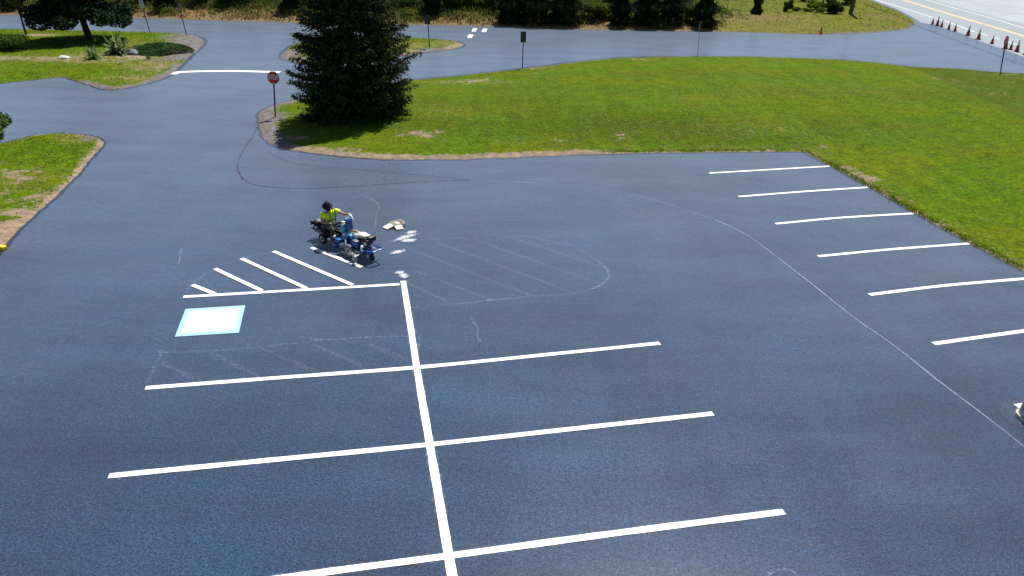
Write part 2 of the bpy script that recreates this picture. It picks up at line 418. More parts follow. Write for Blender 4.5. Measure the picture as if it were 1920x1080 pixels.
# ------------------------------------------------------------ ground, lot and roads
flat('ground',[(-2500,-600),(2500,-600),(2500,3500),(-2500,3500)],M['field'],-.25)
flat('parking_lot',[(-140,-30),(75,-30),(75,150),(-140,150)],M['asphalt'],0)
# public road along the right, its pale yard beyond
near=[(1560,-42),(1631,-2),(1681,17),(1709,31),(1726,42),(1745,46),(1757,49),(1797,61),(1834,76),(1868,88),(1920,107),(2000,140),(2120,195)]
nw=[at2(*p) for p in near]
road_dir=(Vector(at2(1904,83))-Vector(at2(1660,5))).normalized(); off=Vector((-road_dir.y,road_dir.x))
if off.x<0: off=-off
far=[(Vector(p)+off*60) for p in nw]
flat('public_road',nw+far[::-1],M['road'],.006)
fl=[(1640,-30),(1738,0),(1813,22),(1854,33),(1920,53),(2020,88),(2100,118)]
flw=[Vector(at2(*p))+off*1.3 for p in fl]
sl=smooth_line(flw,False,2)
flat('paved_yard',[tuple(p) for p in sl]+[tuple(p+off*70) for p in sl[::-1]],M['yard'],.012)
ribbon('road_edge_line',[[(1600,-12),(1660,5),(1743,31),(1785,44),(1827,60)],[(1836,62),(1852,67)],[(1860,69),(1873,73)],[(1886,77.5),(1910,85.5)],[(1925,91),(2010,122)]],.16,.012,M['road_white'],.1)
ribbon('road_far_line',[fl],.16,.018,M['road_white'],.1)
cl=[Vector(at2(*p)) for p in [(1640,-14),(1693,0),(1785,28),(1857,49),(1920,68),(2020,102)]]
ribbon('road_centre_line',[[tuple(p+off*.16) for p in cl],[tuple(p-off*.16) for p in cl]],.2,.012,M['yellow_paint'],.1,world=True)

lawn_px=[(484,215),(485,235),(492,258),(510,272),(540,281),(600,289),(660,295),(720,299),(790,300),(870,299),(950,296),(1050,292),(1150,289),(1250,287),(1350,286),(1450,285),(1505,285),
 (1560,313),(1630,351),(1715,400),(1818,456),(1920,510),(2120,610),(2300,560),(2300,220),(2060,152),(1920,138),(1870,135),(1800,129),(1700,124),(1620,116),(1560,112),(1480,109),(1400,107),(1300,107),(1200,108),(1150,110),(1080,117),(1000,127),(900,138),(850,144),(790,149),(700,160),(620,173),(565,184),(515,196),(492,206)]
lawn_out=jitter(smooth_line([at2(*p) for p in lawn_px],True,.4,corners=(16,22,23,24)),.025)
RH=[0,.25,.55,.75,.85,.9,.9]
ridge=[(at(px,py,h).x,at(px,py,h).y) for (px,py),h in zip([(1690,124),(1722,132),(1768,152),(1826,179),(1920,228),(2040,292),(2300,430)],RH)]
backl=[at2(*p) for p in [(1690,124),(1800,129),(1870,135),(1920,138),(2060,152),(2300,220)]]
RA=np.array(ridge)
def lawn_h(X,Y,d):
    z=.015+.07*np.clip(d/.35,0,1)+.45*(1-np.exp(-(d/7)**2))
    # mown crest with a ditch between it and the road
    o=np.argsort(RA[:,0]); rz=np.interp(X,RA[o,0],np.array(RH)[o])
    dr=seg_dist(X,Y,ridge,False); db=seg_dist(X,Y,backl,False)
    tt=np.clip(dr/(dr+db+1e-6),0,1); bh=signed_behind(X,Y)>0
    fall=np.clip(tt*2.4,0,1); fall=1-fall*fall*(3-2*fall)
    front=np.maximum(z,rz*np.exp(-(dr/6)**2)*np.clip(d/5,0,1))
    return np.where(bh,.03+rz*fall,front)
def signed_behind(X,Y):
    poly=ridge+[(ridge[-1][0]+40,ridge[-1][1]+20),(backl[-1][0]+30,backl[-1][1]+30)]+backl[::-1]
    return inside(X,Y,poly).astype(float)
def lawn_a(X,Y,d):
    low=[(500,268),(540,281),(600,289),(660,295),(720,299),(790,300),(870,299),(950,296),(1050,292),(1120,290)]
    bare=np.maximum.reduce([band(X,Y,low,.62,1.0),band(X,Y,low[7:]+[(1150,289),(1250,287),(1450,285)],.22,.75),band(X,Y,[(1505,285),(1560,313),(1630,351),(1715,400),(1818,456),(1920,510)],.2,.8),
      blobs(X,Y,[(1612,338,.9,1.0,.85),(1575,318,.7,.5,.7),(1850,480,.6,.8,.7),(1890,498,.5,.6,.7),(790,259,.9,.6,.85),(775,262,.6,.4,.7),(815,255,.7,.3,.6),(880,157,2.0,.9,.55),(905,153,1.2,.6,.75),(840,160,1.2,.5,.5),(1000,130,1.2,.4,.7),(985,143,1.5,.4,.5),(1553,279,.5,.35,.7),(1200,113,1.5,.4,.6),(1165,260,.5,.4,.5),(1050,268,.6,.4,.5),(895,270,.5,.3,.5),(970,272,.5,.3,.5),(1760,150,2.5,.4,.5),(1790,163,2.5,.4,.55),(1860,178,1.6,.6,.45),(550,262,1.1,.6,.7),(640,283,1.0,.4,.7),(600,280,1.0,.4,.6),(1880,140,2.5,.4,.5)])])
    gr=np.maximum.reduce([band(X,Y,[(484,215),(485,235),(492,258),(510,272)],.9,1.1),band(X,Y,[(492,206),(515,196),(565,184)],.9,1.0),band(X,Y,[(620,173),(700,160),(790,149),(900,138),(1000,127),(1080,117),(1140,111)],.35,1.0),band(X,Y,[(1600,115),(1700,124),(1800,129),(1860,133)],.4,.9),blobs(X,Y,[(505,225,1.1,1.6,1.0)])])
    dry=np.maximum.reduce([blobs(X,Y,[(820,225,3.,2.2,.3),(880,158,4,1.4,.5),(1200,240,7,2.5,.12),(1600,180,8,4,.22),(540,225,1.2,2,.35),(590,245,2,1.5,.3),(1450,250,6,2,.3),(1300,200,5,3,.2)]),.12*signed_behind(X,Y),.4*np.clip(1.2-d,0,1)])
    deep=np.maximum(.5*signed_behind(X,Y),blobs(X,Y,[(1190,245,8,3.2,.7),(1060,250,7,2.5,.55),(1330,258,7,2.4,.6),(870,205,6,2.5,.4),(1560,250,7,3,.4),(820,240,3.5,2.0,.55),(1500,190,6,2.5,.3),(1750,200,5,3,.35),(1000,180,8,2,.25),(1250,150,10,2.5,.25)]))  # ditch part is painted shade of its far bank; blobs are darker turf
    return dict(bare=bare,gravel=gr,dry=dry,deep=deep)
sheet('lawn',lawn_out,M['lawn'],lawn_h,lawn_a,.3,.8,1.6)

isl_a_px=[(0,55),(100,57),(200,59),(282,61),(325,62),(357,65),(377,71),(383,79),(376,90),(357,106),(340,122),(322,139),(287,154),(250,163),(215,168),(190,167),(175,162),(150,155),(135,150),(120,145),(100,146),(0,157),(-420,195),(-420,45)]
isl_a=jitter(smooth_line([at2(*p) for p in isl_a_px],True,.4,corners=(22,23,18,19)),.03)
def isl_h(X,Y,d): return .015+.08*np.clip(d/.35,0,1)+.25*(1-np.exp(-(d/4)**2))
def isl_a_a(X,Y,d):
    east=[(325,62),(357,65),(377,71),(383,79),(376,90),(357,106),(340,122),(322,139),(287,154),(250,163),(215,168),(190,167)]
    gr=np.maximum.reduce([band(X,Y,[(357,65),(377,71),(383,79),(376,90),(357,106)],1.3,1.1),band(X,Y,east[6:]+[(175,162),(150,155)],.6,.85),blobs(X,Y,[(345,82,1.6,3.5,1.0),(340,75,2,1.8,.9),(345,95,1.6,3,.95),(330,110,1.6,3,.75),(340,70,2.2,1.2,.8)]),band(X,Y,[(282,61),(357,65)],.5,.7)])
    bare=blobs(X,Y,[(250,113,2.6,1.2,.85),(300,115,1.6,1.6,.55),(130,118,8,1.1,.6),(20,118,5,1.,.6),(300,108,1.5,1.2,.7),(75,72,2.,1.4,.8),(300,130,1.2,3,.5),(180,115,4,1.,.5)])
    dry=np.maximum.reduce([blobs(X,Y,[(230,112,5,1.8,.8),(100,120,12,1.3,.7),(290,125,2.5,3.2,.75),(250,150,3,1.4,.7),(255,88,4,1.8,.5),(230,80,4,1.5,.35)]),.3*np.clip(1.-d,0,1)])
    return dict(bare=bare,gravel=gr,dry=dry)
sheet('grass_island',isl_a,M['lawn'],isl_h,isl_a_a,.3,.8,1.8)

isl_b_px=[(0,270),(22,264),(44,259),(65,253.5),(90,251),(118,250),(157,253),(184,258),(197,268),(191,277),(166,304),(148,327),(118,357),(83,390),(53,416),(18,452),(0,474),(-60,540),(-600,600),(-600,300),(-200,290)]
isl_b=jitter(smooth_line([at2(*p) for p in isl_b_px],True,.3,corners=(17,18,19,20)),.02)
def isl_b_a(X,Y,d):
    gr=np.maximum(band(X,Y,[(0,270),(44,259),(118,250)],.3,.9),blobs(X,Y,[(175,262,.9,.7,.6)]))
    bare=np.maximum.reduce([band(X,Y,[(197,268),(191,277),(166,304),(148,327),(118,357),(83,390),(53,416),(18,452),(0,474)],.30,.9),band(X,Y,[(118,250),(157,253),(184,258),(197,268)],.4,.75),
      blobs(X,Y,[(0,445,2.2,.9,1.15),(28,430,1.2,.8,1.0),(50,402,1.0,.6,.9),(70,375,.8,.8,.7),(38,342,.8,.5,.75),(55,327,.6,.4,.6),(10,330,.5,.3,.7),(25,288,.4,.3,.6),(0,370,.8,.4,.6),(0,320,.6,.3,.6),(15,385,.5,.3,.5)])])
    dry=np.maximum.reduce([blobs(X,Y,[(150,262,1.6,1.2,.6),(40,340,1.6,1.2,.5),(20,360,2,1.2,.45)]),.35*np.clip(1.1-d,0,1)])
    return dict(bare=bare,gravel=gr,dry=dry)
sheet('grass_corner',isl_b,M['lawn'],isl_h,isl_b_a,.2,.6,1.6)

isl_c_px=[(527,109),(530,99),(541,90),(565,80),(610,74),(680,71.5),(742,71.5),(790,72.5),(832,75),(855,78),(869,84),(860,89),(835,94),(802,98),(762,104),(720,111),(670,118),(620,122),(588,122),(565,119.5),(545,115)]
isl_c=jitter(smooth_line([at2(*p) for p in isl_c_px],True,.3),.03)
def isl_c_a(X,Y,d):
    gr=np.maximum.reduce([blobs(X,Y,[(540,104,1.3,3.2,1.1),(565,115,1.5,1.6,.9),(808,95,1.2,1.2,.9),(600,118,2,1,.7)]),band(X,Y,[(835,94),(802,98),(762,104),(720,111)],.6,.8)])
    bare=np.maximum(band(X,Y,[(869,84),(835,94),(802,98),(762,104)],.8,.8),blobs(X,Y,[(575,112,2,1.5,.6),(780,98,2,1.5,.5)]))
    dry=np.maximum(blobs(X,Y,[(845,83,2.5,3,.7),(780,90,4,2.2,.6),(560,105,2,2,.4)]),.3*np.clip(1.-d,0,1))
    return dict(bare=bare,gravel=gr,dry=dry)
sheet('grass_median',isl_c,M['lawn'],isl_h,isl_c_a,.3,.7,1.5)

bank_px=[(-500,19),(-200,25),(0,28),(150,32),(250,34),(350,37),(480,41),(600,44),(740,46.5),(880,49),(950,51),(1015,54),(1151,57),(1286,59),(1400,60.5),(1504,64),(1560,64.5),(1610,63),(1645,61),(1690,56.5),(1709,52),(1716,44),(1706,33),(1681,20),(1631,0),(1560,-40)]
bw=[at2(*p) for p in bank_px]+[(60,300),(-220,300)]
bank=jitter(smooth_line(bw,True,.5,corners=(25,26,27,0)),.05)
bank_edge=[at2(*p) for p in bank_px[:20]]
BE=np.array(bank_edge)
def bank_z(x,y):
    ye=np.interp(x,BE[:,0],BE[:,1]); d=np.maximum(y-ye,0)
    k=1-np.clip((x-15)/18,0,1)
    s=np.clip(d/7,0,1); s=s*s*(3-2*s)
    return 1.0*s*k+.25*np.clip(d/6,0,1)*(1-k)
def bank_h(X,Y,d): return .015+.08*np.clip(d/.35,0,1)+bank_z(X,Y)*np.clip(d/2,0,1)
def bank_a(X,Y,d):
    lx=1-np.clip((X-19)/9,0,1)
    ye=np.interp(X,BE[:,0],BE[:,1]); e=Y-ye
    dry=np.maximum.reduce([lx*.8*np.clip(1.5-e/7,0,1),.45*np.clip(1-e/9,0,1),blobs(X,Y,[(1380,45,6,5,.8),(1440,42,6,4,.8),(1480,35,4,2,.7),(1655,35,3,3,.7),(1680,42,2,4,.6),(1500,55,6,3,.5)])])
    bare=np.maximum.reduce([lx*.5*np.clip(1.2-e/3,0,1),band(X,Y,[(1480,64),(1560,64.5),(1610,63)],.4,.8),blobs(X,Y,[(1400,48,3,3,.5),(1440,40,2,2,.5)])])
    gr=np.maximum(band(X,Y,[(1560,64.5),(1645,61),(1690,56.5),(1709,52),(1716,44)],.5,1.),band(X,Y,bank_px[2:15],.3,.8))
    return dict(bare=bare,gravel=gr,dry=dry)
sheet('grass_bank',bank,M['bank'],bank_h,bank_a,.6,1.6,2.5)
def atb(px,py):
    """ground point on the bank surface: walk down the line of sight until it meets the slope"""
    d=ray(px,py); t=60/d.y
    while t*d.y<140:
        x,y,z=d.x*t,d.y*t,HC+d.z*t
        if z<=float(bank_z(x,y)): break
        t+=.1/d.y
    return Vector((x,y,float(bank_z(x,y))))

# thick rim of sealer along every edge
for nm,ln in (('lawn',lawn_out),('a',isl_a),('b',isl_b),('c',isl_c)):
    ribbon('sealer_rim',[[tuple(p) for p in ln]+[tuple(ln[0])]],.22,.004,M['edge'],.35,world=True,step=.5)
ribbon('sealer_rim',[bank_edge[1:]],.3,.004,M['edge'],.5,world=True)

ribbon('sealer_rim',[[(600,170),(620,171.5),(700,158.5),(790,147.5),(850,142.5),(900,136.5),(1000,125.5),(1080,115.5),(1150,108.5),(1200,106.5),(1300,105.5),(1400,105.5)],[(1560,110.5),(1620,114.5),(1700,122.5)]],.45,.0045,M['edge'],.5)
ribbon('sealer_rim',[isl_a_px[:16],isl_c_px+[isl_c_px[0]]],.5,.0045,M['edge'],.4)
# lap of the second coat (everything outside the long curve), old patch outline
curve=[(885,338),(1000,343),(1100,350.5),(1180,364),(1260,385),(1340,412),(1400,441),(1455,481),(1520,531),(1600,595),(1680,651),(1760,715),(1840,775),(1920,838)]
cw=smooth_line([at2(*p) for p in curve],False,.5)
flat('sealcoat_lap',[tuple(p) for p in cw]+[at2(2300,1040),at2(2300,700),at2(1922,513),at2(1818,459),at2(1715,403),at2(1560,316),at2(1503,288),at2(1350,289),at2(1150,292),at2(1050,295)],M['asphalt2'],.003)
ribbon('lap_trace',[curve+[(1990,900)]],.045,.0082,M['lap'],.5)
ribbon('lap_trace',[curve[5:]+[(1990,900)]],.055,.0098,M['lap'],.5)
tri=[(457,278),(447,305),(446,318),(455,337),(475,346),(520,352),(570,354),(650,350.5),(780,342),(885,337.5),(820,331),(720,322.5),(630,314),(560,307),(525,297),(502,284),(500,272),(484,256),(470,262)]
flat('old_patch',smooth_line([at2(*p) for p in tri],True,.4,corners=(9,)),M['asphalt2'],.0045)
ribbon('patch_seam',[[(480,244),(470,262),(457,280),(446,305),(446,318),(455,337)],[(450,330),(475,346),(520,352),(570,354),(650,350.5),(700,348)],[(700,347),(780,342),(885,337.5)],[(500,283),(525,297),(560,307),(630,314)],[(630,314),(720,322.5),(820,331),(892,338.5)]],.05,.009,M['crack'],.6,.2)
ribbon('pavement_seam',[[(915,415),(925,440),(955,495),(985,560),(1015,620),(1040,680)],[(1068,388),(1110,450),(1150,510),(1200,580),(1245,640),(1290,700),(1350,790),(1420,890),(1480,960)],[(1500,520),(1510,532)],[(1500,520),(1600,640),(1700,760),(1820,930)]],.035,.0052,M['seam'],.8,.3)
pc=smooth_line([at2(*p) for p in [(1871,762),(1880,752),(1905,748),(1960,752),(1990,780),(1960,812),(1925,806),(1893,792)]],True,.15)
flat('unsealed_patch',pc,M['patch'],.006)
ribbon('patch_rim',[[tuple(p) for p in pc]+[tuple(pc[0])]],.06,.0085,M['edge'],.5,world=True,step=.3)

# ------------------------------------------------------------ painted lines
def line(lst,wd=.15,z=.012,m='white_paint',name='parking_line',wob=.07,over=True):
    for L in lst:
        ribbon(name,[L],wd,z,M[m],wob,.35)
        if over: ribbon('overspray',[L],wd*1.35,z-.002,M['over'],.25,.2)
line([[(756,527.5),(769,608),(781.5,690),(806,835),(846,1070),(862,1160)]],.165,.016)
line([[(344,557),(550,545),(749,533.5)]],.15,.012)
line([[(273,728),(520,709),(781,689.5),(1010,667),(1237,644)],[(204,893),(500,864),(806,834),(1080,804),(1337,776)],[(440,1098),(620,1072),(841,1043),(1150,1001),(1470,960)],[(1330,325),(1440,318.5),(1555,312)],[(1385,369),(1500,360),(1627,351.5)],[(1454,420),(1570,409),(1712,400.5)],[(1534,481),(1670,468),(1816,457)],[(1630,553),(1770,536),(1920,523),(1950,520)],[(1750,645),(1920,621),(2060,602)],[(1905,762),(1990,750)]])
line([[(361,535),(403,552)],[(403,504.5),(491,546)],[(453,485.5),(575,541.5)],[(513,472),(661,535)],[(584,465),(678,501.5)]],.14,.020)
line([[(323,139.5),(335,135.5),(432,133.5),(525,135.5)]],.6,.012,name='stop_bar',wob=.02,over=False)
for q in ([(884,59),(887,53.5),(894.5,53.5),(892,59)],[(902.5,60),(906,54),(914,54.3),(911,60)],[(876,71),(879,65),(888,65),(884.5,71)]):
    flat('lane_marking',[at2(*p) for p in q],M['white_paint'],.012)
flat('painted_panel',[at2(*p) for p in [(348,580),(460,573),(448,624.5),(328,632)]],M['panel_blue'],.012)
flat('painted_panel',[at2(*p) for p in [(354,583.5),(453,577.5),(442,620.5),(338,627.5)]],M['panel_mid'],.016)
flat('painted_panel',jitter(smooth_line([at2(*p) for p in [(361,586),(447,581),(436,616),(346,622)]],True,.12,corners=(0,1,2,3)),.018),M['white_paint'],.020)
ghosts=[[(947,442),(1130,500.6)],[(886,448.6),(1119,530)],[(818,454),(1080,551)],[(767,467),(995,554)],[(775,507),(922,563)],[(758,528),(840,566)],
 [(303,680),(377,717)],[(390,660),(487,707)],[(490,653),(593,697)],[(590,647),(687,690)],[(690,645),(765,675)]]
ribbon('faded_line',ghosts,.13,.0065,M['ghost'],.3,.3)
ribbon('faded_outline',[[(905,443),(947,441.5),(984,444),(1029,452),(1066,460),(1094,471),(1122,491),(1139,506),(1143,519),(1133,530),(1108,543),(1080,551),(1032,554),(995,555.5),(959,560),(922,563),(869,569.5),(826,571)],
 [(717,456),(756,450.5),(812,448.6),(880,446.6)],[(293,662),(383,659),(473,652),(573,642),(610,638)],[(300,668),(290,690),(278,717)],[(347,553),(363,530),(397,507)],[(513,472),(577,465)],[(397,505),(455,484),(513,472)]],.10,.0074,M['ghost'],.4,.3)
ribbon('faded_outline',[[(1108,543),(1133,530),(1143,519),(1139,506),(1122,491)],[(959,560),(922,563),(869,569.5)]],.06,.0086,M['chalk'],.4,.3)
ribbon('chalk_trace',[[(560,631),(607,638),(657,635),(707,632),(767,632)],[(884,594),(884,599),(896,617),(895,630),(900,641)],[(785,627),(787,640),(783,660)],[(661,373),(674,368),(686,370),(698,375),(709,383),(710,392),(706,403),(704,417),(702,427)],[(340,467),(335,495)],[(1432,1085),(1448,1071),(1467,1067),(1485,1071),(1500,1085)],[(770,577.5),(783,577)],[(294,661),(316,661)],[(303,655),(300,668)]],.055,.0106,M['chalk'],.4,.2)
def splash(cx,cy,rx,ry,n,rot):
    c=at(cx,cy); V=[(0,0,0)]; Fc=[]; fall=[1.0]; K=20
    for ring,f in ((.35,.75),(.7,.4),(1.0,0.)):
        for k in range(K):
            t=2*math.pi*k/K; q=ring*(1+random.uniform(-.16,.16)); V.append((rx*1.35*q*math.cos(t),ry*1.35*q*math.sin(t),0)); fall.append(f)
    for k in range(K):
        Fc.append((0,1+k,1+(k+1)%K))
        for r_ in (0,1): o=1+r_*K; Fc.append((o+k,o+K+k,o+K+(k+1)%K,o+(k+1)%K))
    global spz; spz+=.0006
    o=link_mesh('paint_splash',V,Fc,M['splash']); o.location=(c.x,c.y,spz); o.rotation_euler=(0,0,rot)
    at_=o.data.attributes.new('fall','FLOAT','POINT'); at_.data.foreach_set('value',np.array(fall,np.float32))
    o['kind']='structure'
spz=.034
splash(760,446,.46,.13,0,R(42)); splash(771,437,.2,.13,0,R(38)); splash(766,452,.24,.16,0,R(10)); splash(746,474,.24,.12,0,R(40)); splash(757,519,.15,.17,0,0); splash(750,513,.14,.12,0,.5)
# ------------------------------------------------------------ foliage
def add_rnd(me,vals):
    a=me.attributes.new('rnd','FLOAT','FACE'); a.data.foreach_set('value',vals.astype(np.float32))
def leaf_mesh(name,C,size,m,parent,up=.35,aspect=.6,dirs=None,quad=True):
    """many small leaf faces at points C"""
    n=len(C); nrm=rng.normal(size=(n,3)); nrm[:,2]=np.abs(nrm[:,2])+up; nrm/=np.linalg.norm(nrm,axis=1)[:,None]
    t=rng.normal(size=(n,3)) if dirs is None else dirs+rng.normal(size=(n,3))*.25
    t-=nrm*(t*nrm).sum(1)[:,None]; t/=np.linalg.norm(t,axis=1)[:,None]+1e-9; b=np.cross(nrm,t)
    s=size*rng.uniform(.6,1.35,(n,1))
    V=np.stack([C-t*s*.5,C+b*s*aspect*.5,C+t*s*.5,C-b*s*aspect*.5],1).reshape(-1,3)
    me=bpy.data.meshes.new(name)
    me.vertices.add(4*n); me.vertices.foreach_set('co',V.ravel())
    me.loops.add(4*n); me.loops.foreach_set('vertex_index',np.arange(4*n))
    me.polygons.add(n); me.polygons.foreach_set('loop_start',np.arange(n)*4); me.polygons.foreach_set('loop_total',np.full(n,4))
    me.update(calc_edges=True); me.validate()
    add_rnd(me,rng.random(n)); me.materials.append(m)
    o=bpy.data.objects.new(name,me); col.objects.link(o)
    if parent: o.parent=parent
    return o
def clump_points(cl,n,shell=.55):
    """points in a list of ellipsoid clumps (x,y,z,rx,ry,rz), denser toward each clump's skin"""
    cl=np.array(cl); vol=cl[:,3]*cl[:,4]*cl[:,5]; k=rng.choice(len(cl),n,p=vol/vol.sum())
    d=rng.normal(size=(n,3)); d/=np.linalg.norm(d,axis=1)[:,None]
    r=rng.random(n)**(1/3); r=np.where(rng.random(n)<shell,rng.uniform(.8,1.05,n),r)
    return cl[k,:3]+d*r[:,None]*cl[k,3:]
def lumpy(rx,ry,rz,cz,n,frac=.35):
    L=[]
    for i in range(n):
        d=Vector((random.gauss(0,1),random.gauss(0,1),random.gauss(0,.9))).normalized()*random.uniform(.35,.85)
        q=frac*random.uniform(.7,1.3)
        L.append((d.x*rx,d.y*ry,cz+d.z*rz,rx*q,ry*q,rz*q*.8))
    return L

def broad_tree(name,loc,H,r,zb,m,label,cat='tree',group=None,n=14000,ls=.2,lean=(0,0),tr=.16,nl=26,trunk_m='bark',sparse=False,skirt=None):
    root=empty(name,loc,0,label,cat,group)
    t=MB(); top=Vector((lean[0]*H,lean[1]*H,H*.8))
    P=[Vector((0,0,-.1)),Vector((lean[0]*H*.22,lean[1]*H*.22,H*.2)),Vector((lean[0]*H*.5,lean[1]*H*.5,H*.5)),top]
    t.tube(P,lambda u:tr*(1.25-1.1*u)+.01,9)
    cl=lumpy(r*.85,r*.85,(H-zb)/2*.85,(H+zb)/2,nl,.3)
    if skirt:
        for i in range(skirt[0]):
            a=2*math.pi*(i+random.random()*.6)/skirt[0]; q=r*random.uniform(.45,.9); cl.append((q*math.cos(a),q*math.sin(a),random.uniform(*skirt[1]),1.0,1.0,.55))
    cl=[(a+lean[0]*c,b+lean[1]*c,c,d,e,f) for a,b,c,d,e,f in cl]
    for a in range(0,len(cl),2 if not sparse else 1):
        c=Vector(cl[a][:3]); st=P[1].lerp(P[3],random.uniform(.05,.7)); mid=st.lerp(c,.5)+Vector((0,0,.15*r))
        t.tube([st,mid,c],lambda u:tr*.38*(1-.8*u)+.006,6)
    t.build('trunk',M[trunk_m],root)
    pts=clump_points(cl,n)
    leaf_mesh('crown',pts,ls,M[m],root,.2,.7)
    return root

# big spruce in the lawn corner
def spruce(loc,H,label):
    root=empty('spruce_tree',loc,0,label,'tree')
    t=MB(); t.tube([(0,0,-.1),(0,0,H*.5),(0.05,0,H)],lambda u:.24*(1-u)+.015,10)
    C=[];D=[]
    def prof(z):
        return float(np.interp(z,[0,.6,1.6,2.8,4.5,6.5,9,11,12.2,13],[2.7,2.95,3.05,3.1,2.75,2.35,1.55,.9,.45,.06]))
    z=.25; w=0
    while z<H-.15:
        nb=9 if z<8 else 6
        for j in range(nb):
            a=2*math.pi*(j+.5*(w%2))/nb+random.uniform(-.22,.22)
            L=prof(z)*random.choice((random.uniform(.78,1.02),random.uniform(.9,1.12),random.uniform(.95,1.2) if 1.5<z<5 else 1))
            zz=z+random.uniform(-.22,.22); dr=random.uniform(.10,.24)*L
            dx,dy=math.cos(a),math.sin(a)
            def bp(u): return Vector((dx*L*u,dy*L*u,zz+.10*L*u-dr*math.sin(u*math.pi*.62)*1.25+ .10*L*u*u*u))
            t.tube([bp(0),bp(.5),bp(1)],lambda u:.03*(1-u)+.004,4)
            ns=int(26*L/2+5)
            for s in range(ns):
                u=.18+.82*((s+random.random())/ns)**.8; p=bp(u); side=1 if s%2 else -1
                tl=(.52*(1-u)+.16)*L*.5*random.uniform(.6,1.2)
                td=(Vector((dx,dy,0))*.75+Vector((-dy,dx,0))*side*random.uniform(.5,1.1)+Vector((0,0,-.12+random.uniform(-.15,.15)))).normalized()
                kk=max(3,int(tl/.075))
                for q in range(kk):
                    v=(q+.5)/kk; pp=p+td*tl*v+Vector((random.gauss(0,.03),random.gauss(0,.03),-.10*v*v*tl-random.random()*.09))
                    C.append(pp); D.append(td+Vector((0,0,-.35)))
                    if random.random()<.4: C.append(pp+Vector((random.gauss(0,.05),random.gauss(0,.05),-.06))); D.append(Vector((td.x*.5,td.y*.5,-.8)))
        z+=random.uniform(.24,.33)*(1 if z<9 else .8); w+=1
    t.build('trunk',M['bark'],root)
    for i in range(16000):
        zz=H*random.random()**1.5*.97; rr=prof(zz)*(.55+.4*random.random())*(1+.12*math.sin(5*zz+i%7)); a=random.uniform(0,6.283)
        C.append(Vector((rr*math.cos(a),rr*math.sin(a),max(.08,zz)))); D.append(Vector((math.cos(a),math.sin(a),-.5)))
    leaf_mesh('crown',np.array([tuple(c) for c in C]),.18,M['needle'],root,.1,.42,np.array([tuple(d) for d in D]))
    return root
spruce(at(668,222)+Vector((0,0,.1)),13,'tall dark spruce tree at the left corner of the big lawn, beside the stop sign')

# conifers of the bank: dense dark columns that reach the ground
def cedar_geo(H,r,n=9000,ls=.22):
    C=[]
    for i in range(n):
        u=random.random()**1.15; zz=u*H
        rr=r*(1-u)**.38*(.75+.25*math.sin(zz*4.1+random.random()))*min(1,.55+zz/1.2)
        a=random.uniform(0,2*math.pi); q=rr*(1-.45*random.random()**2.2)*(1+.13*math.sin(3*a+zz*2.3)+.08*math.sin(7*a-zz))
        C.append((q*math.cos(a),q*math.sin(a),zz+random.uniform(-.1,.1)))
    return np.array(C)
def cedar(px,py,H,r,label,n=9000,name='cedar_tree',m='cedar',group='dark evergreens along the bank',ls=.24):
    p=atb(px,py); root=empty(name,p,random.uniform(0,6),label,'tree',group)
    t=MB(); t.tube([(0,0,-.1),(0,0,H*.6),(0,0,H*.95)],lambda u:.12*r*(1-u)+.02,7); t.build('trunk',M['bark'],root)
    C=cedar_geo(H,r,n); leaf_mesh('crown',C,ls,M[m],root,0,.4,np.tile((0,0,1.),(len(C),1)))
    return root
cedar(958,43,4.6,2.0,'dark evergreen on the bank, just above the small square lane markings')
cedar(1003,43,5,2.6,'broad black-green evergreen on the bank, above the grey sign back',12000)
cedar(1058,44,4.8,2.4,'dark evergreen whose shadow falls on the drive edge, left of the olive bush',11000)
cedar(1163,47,4.4,1.5,'narrow dark evergreen on the bank, right of the olive bush')
cedar(1212,46,4.8,2.3,'dense dark evergreen standing second left of the marker rod',11000)
cedar(1255,46,4.6,1.9,'dark evergreen in the clump just left of the marker rod')
cedar(1319,50,4.8,1.75,'lone black evergreen directly behind the thin marker rod')
cedar(812,26,4.6,1.7,'dark evergreen behind the sign with the dark back in the median')
cedar(548,20,4.4,1.6,'dark evergreen on the bank, left of the tall spruce')
cedar(313,17,4,1.5,'dark evergreen on the bank behind the small faded grey sign')
cedar(1418,28,2.6,.85,'small lone evergreen at the end of the chain-link fence',3500,ls=.2)

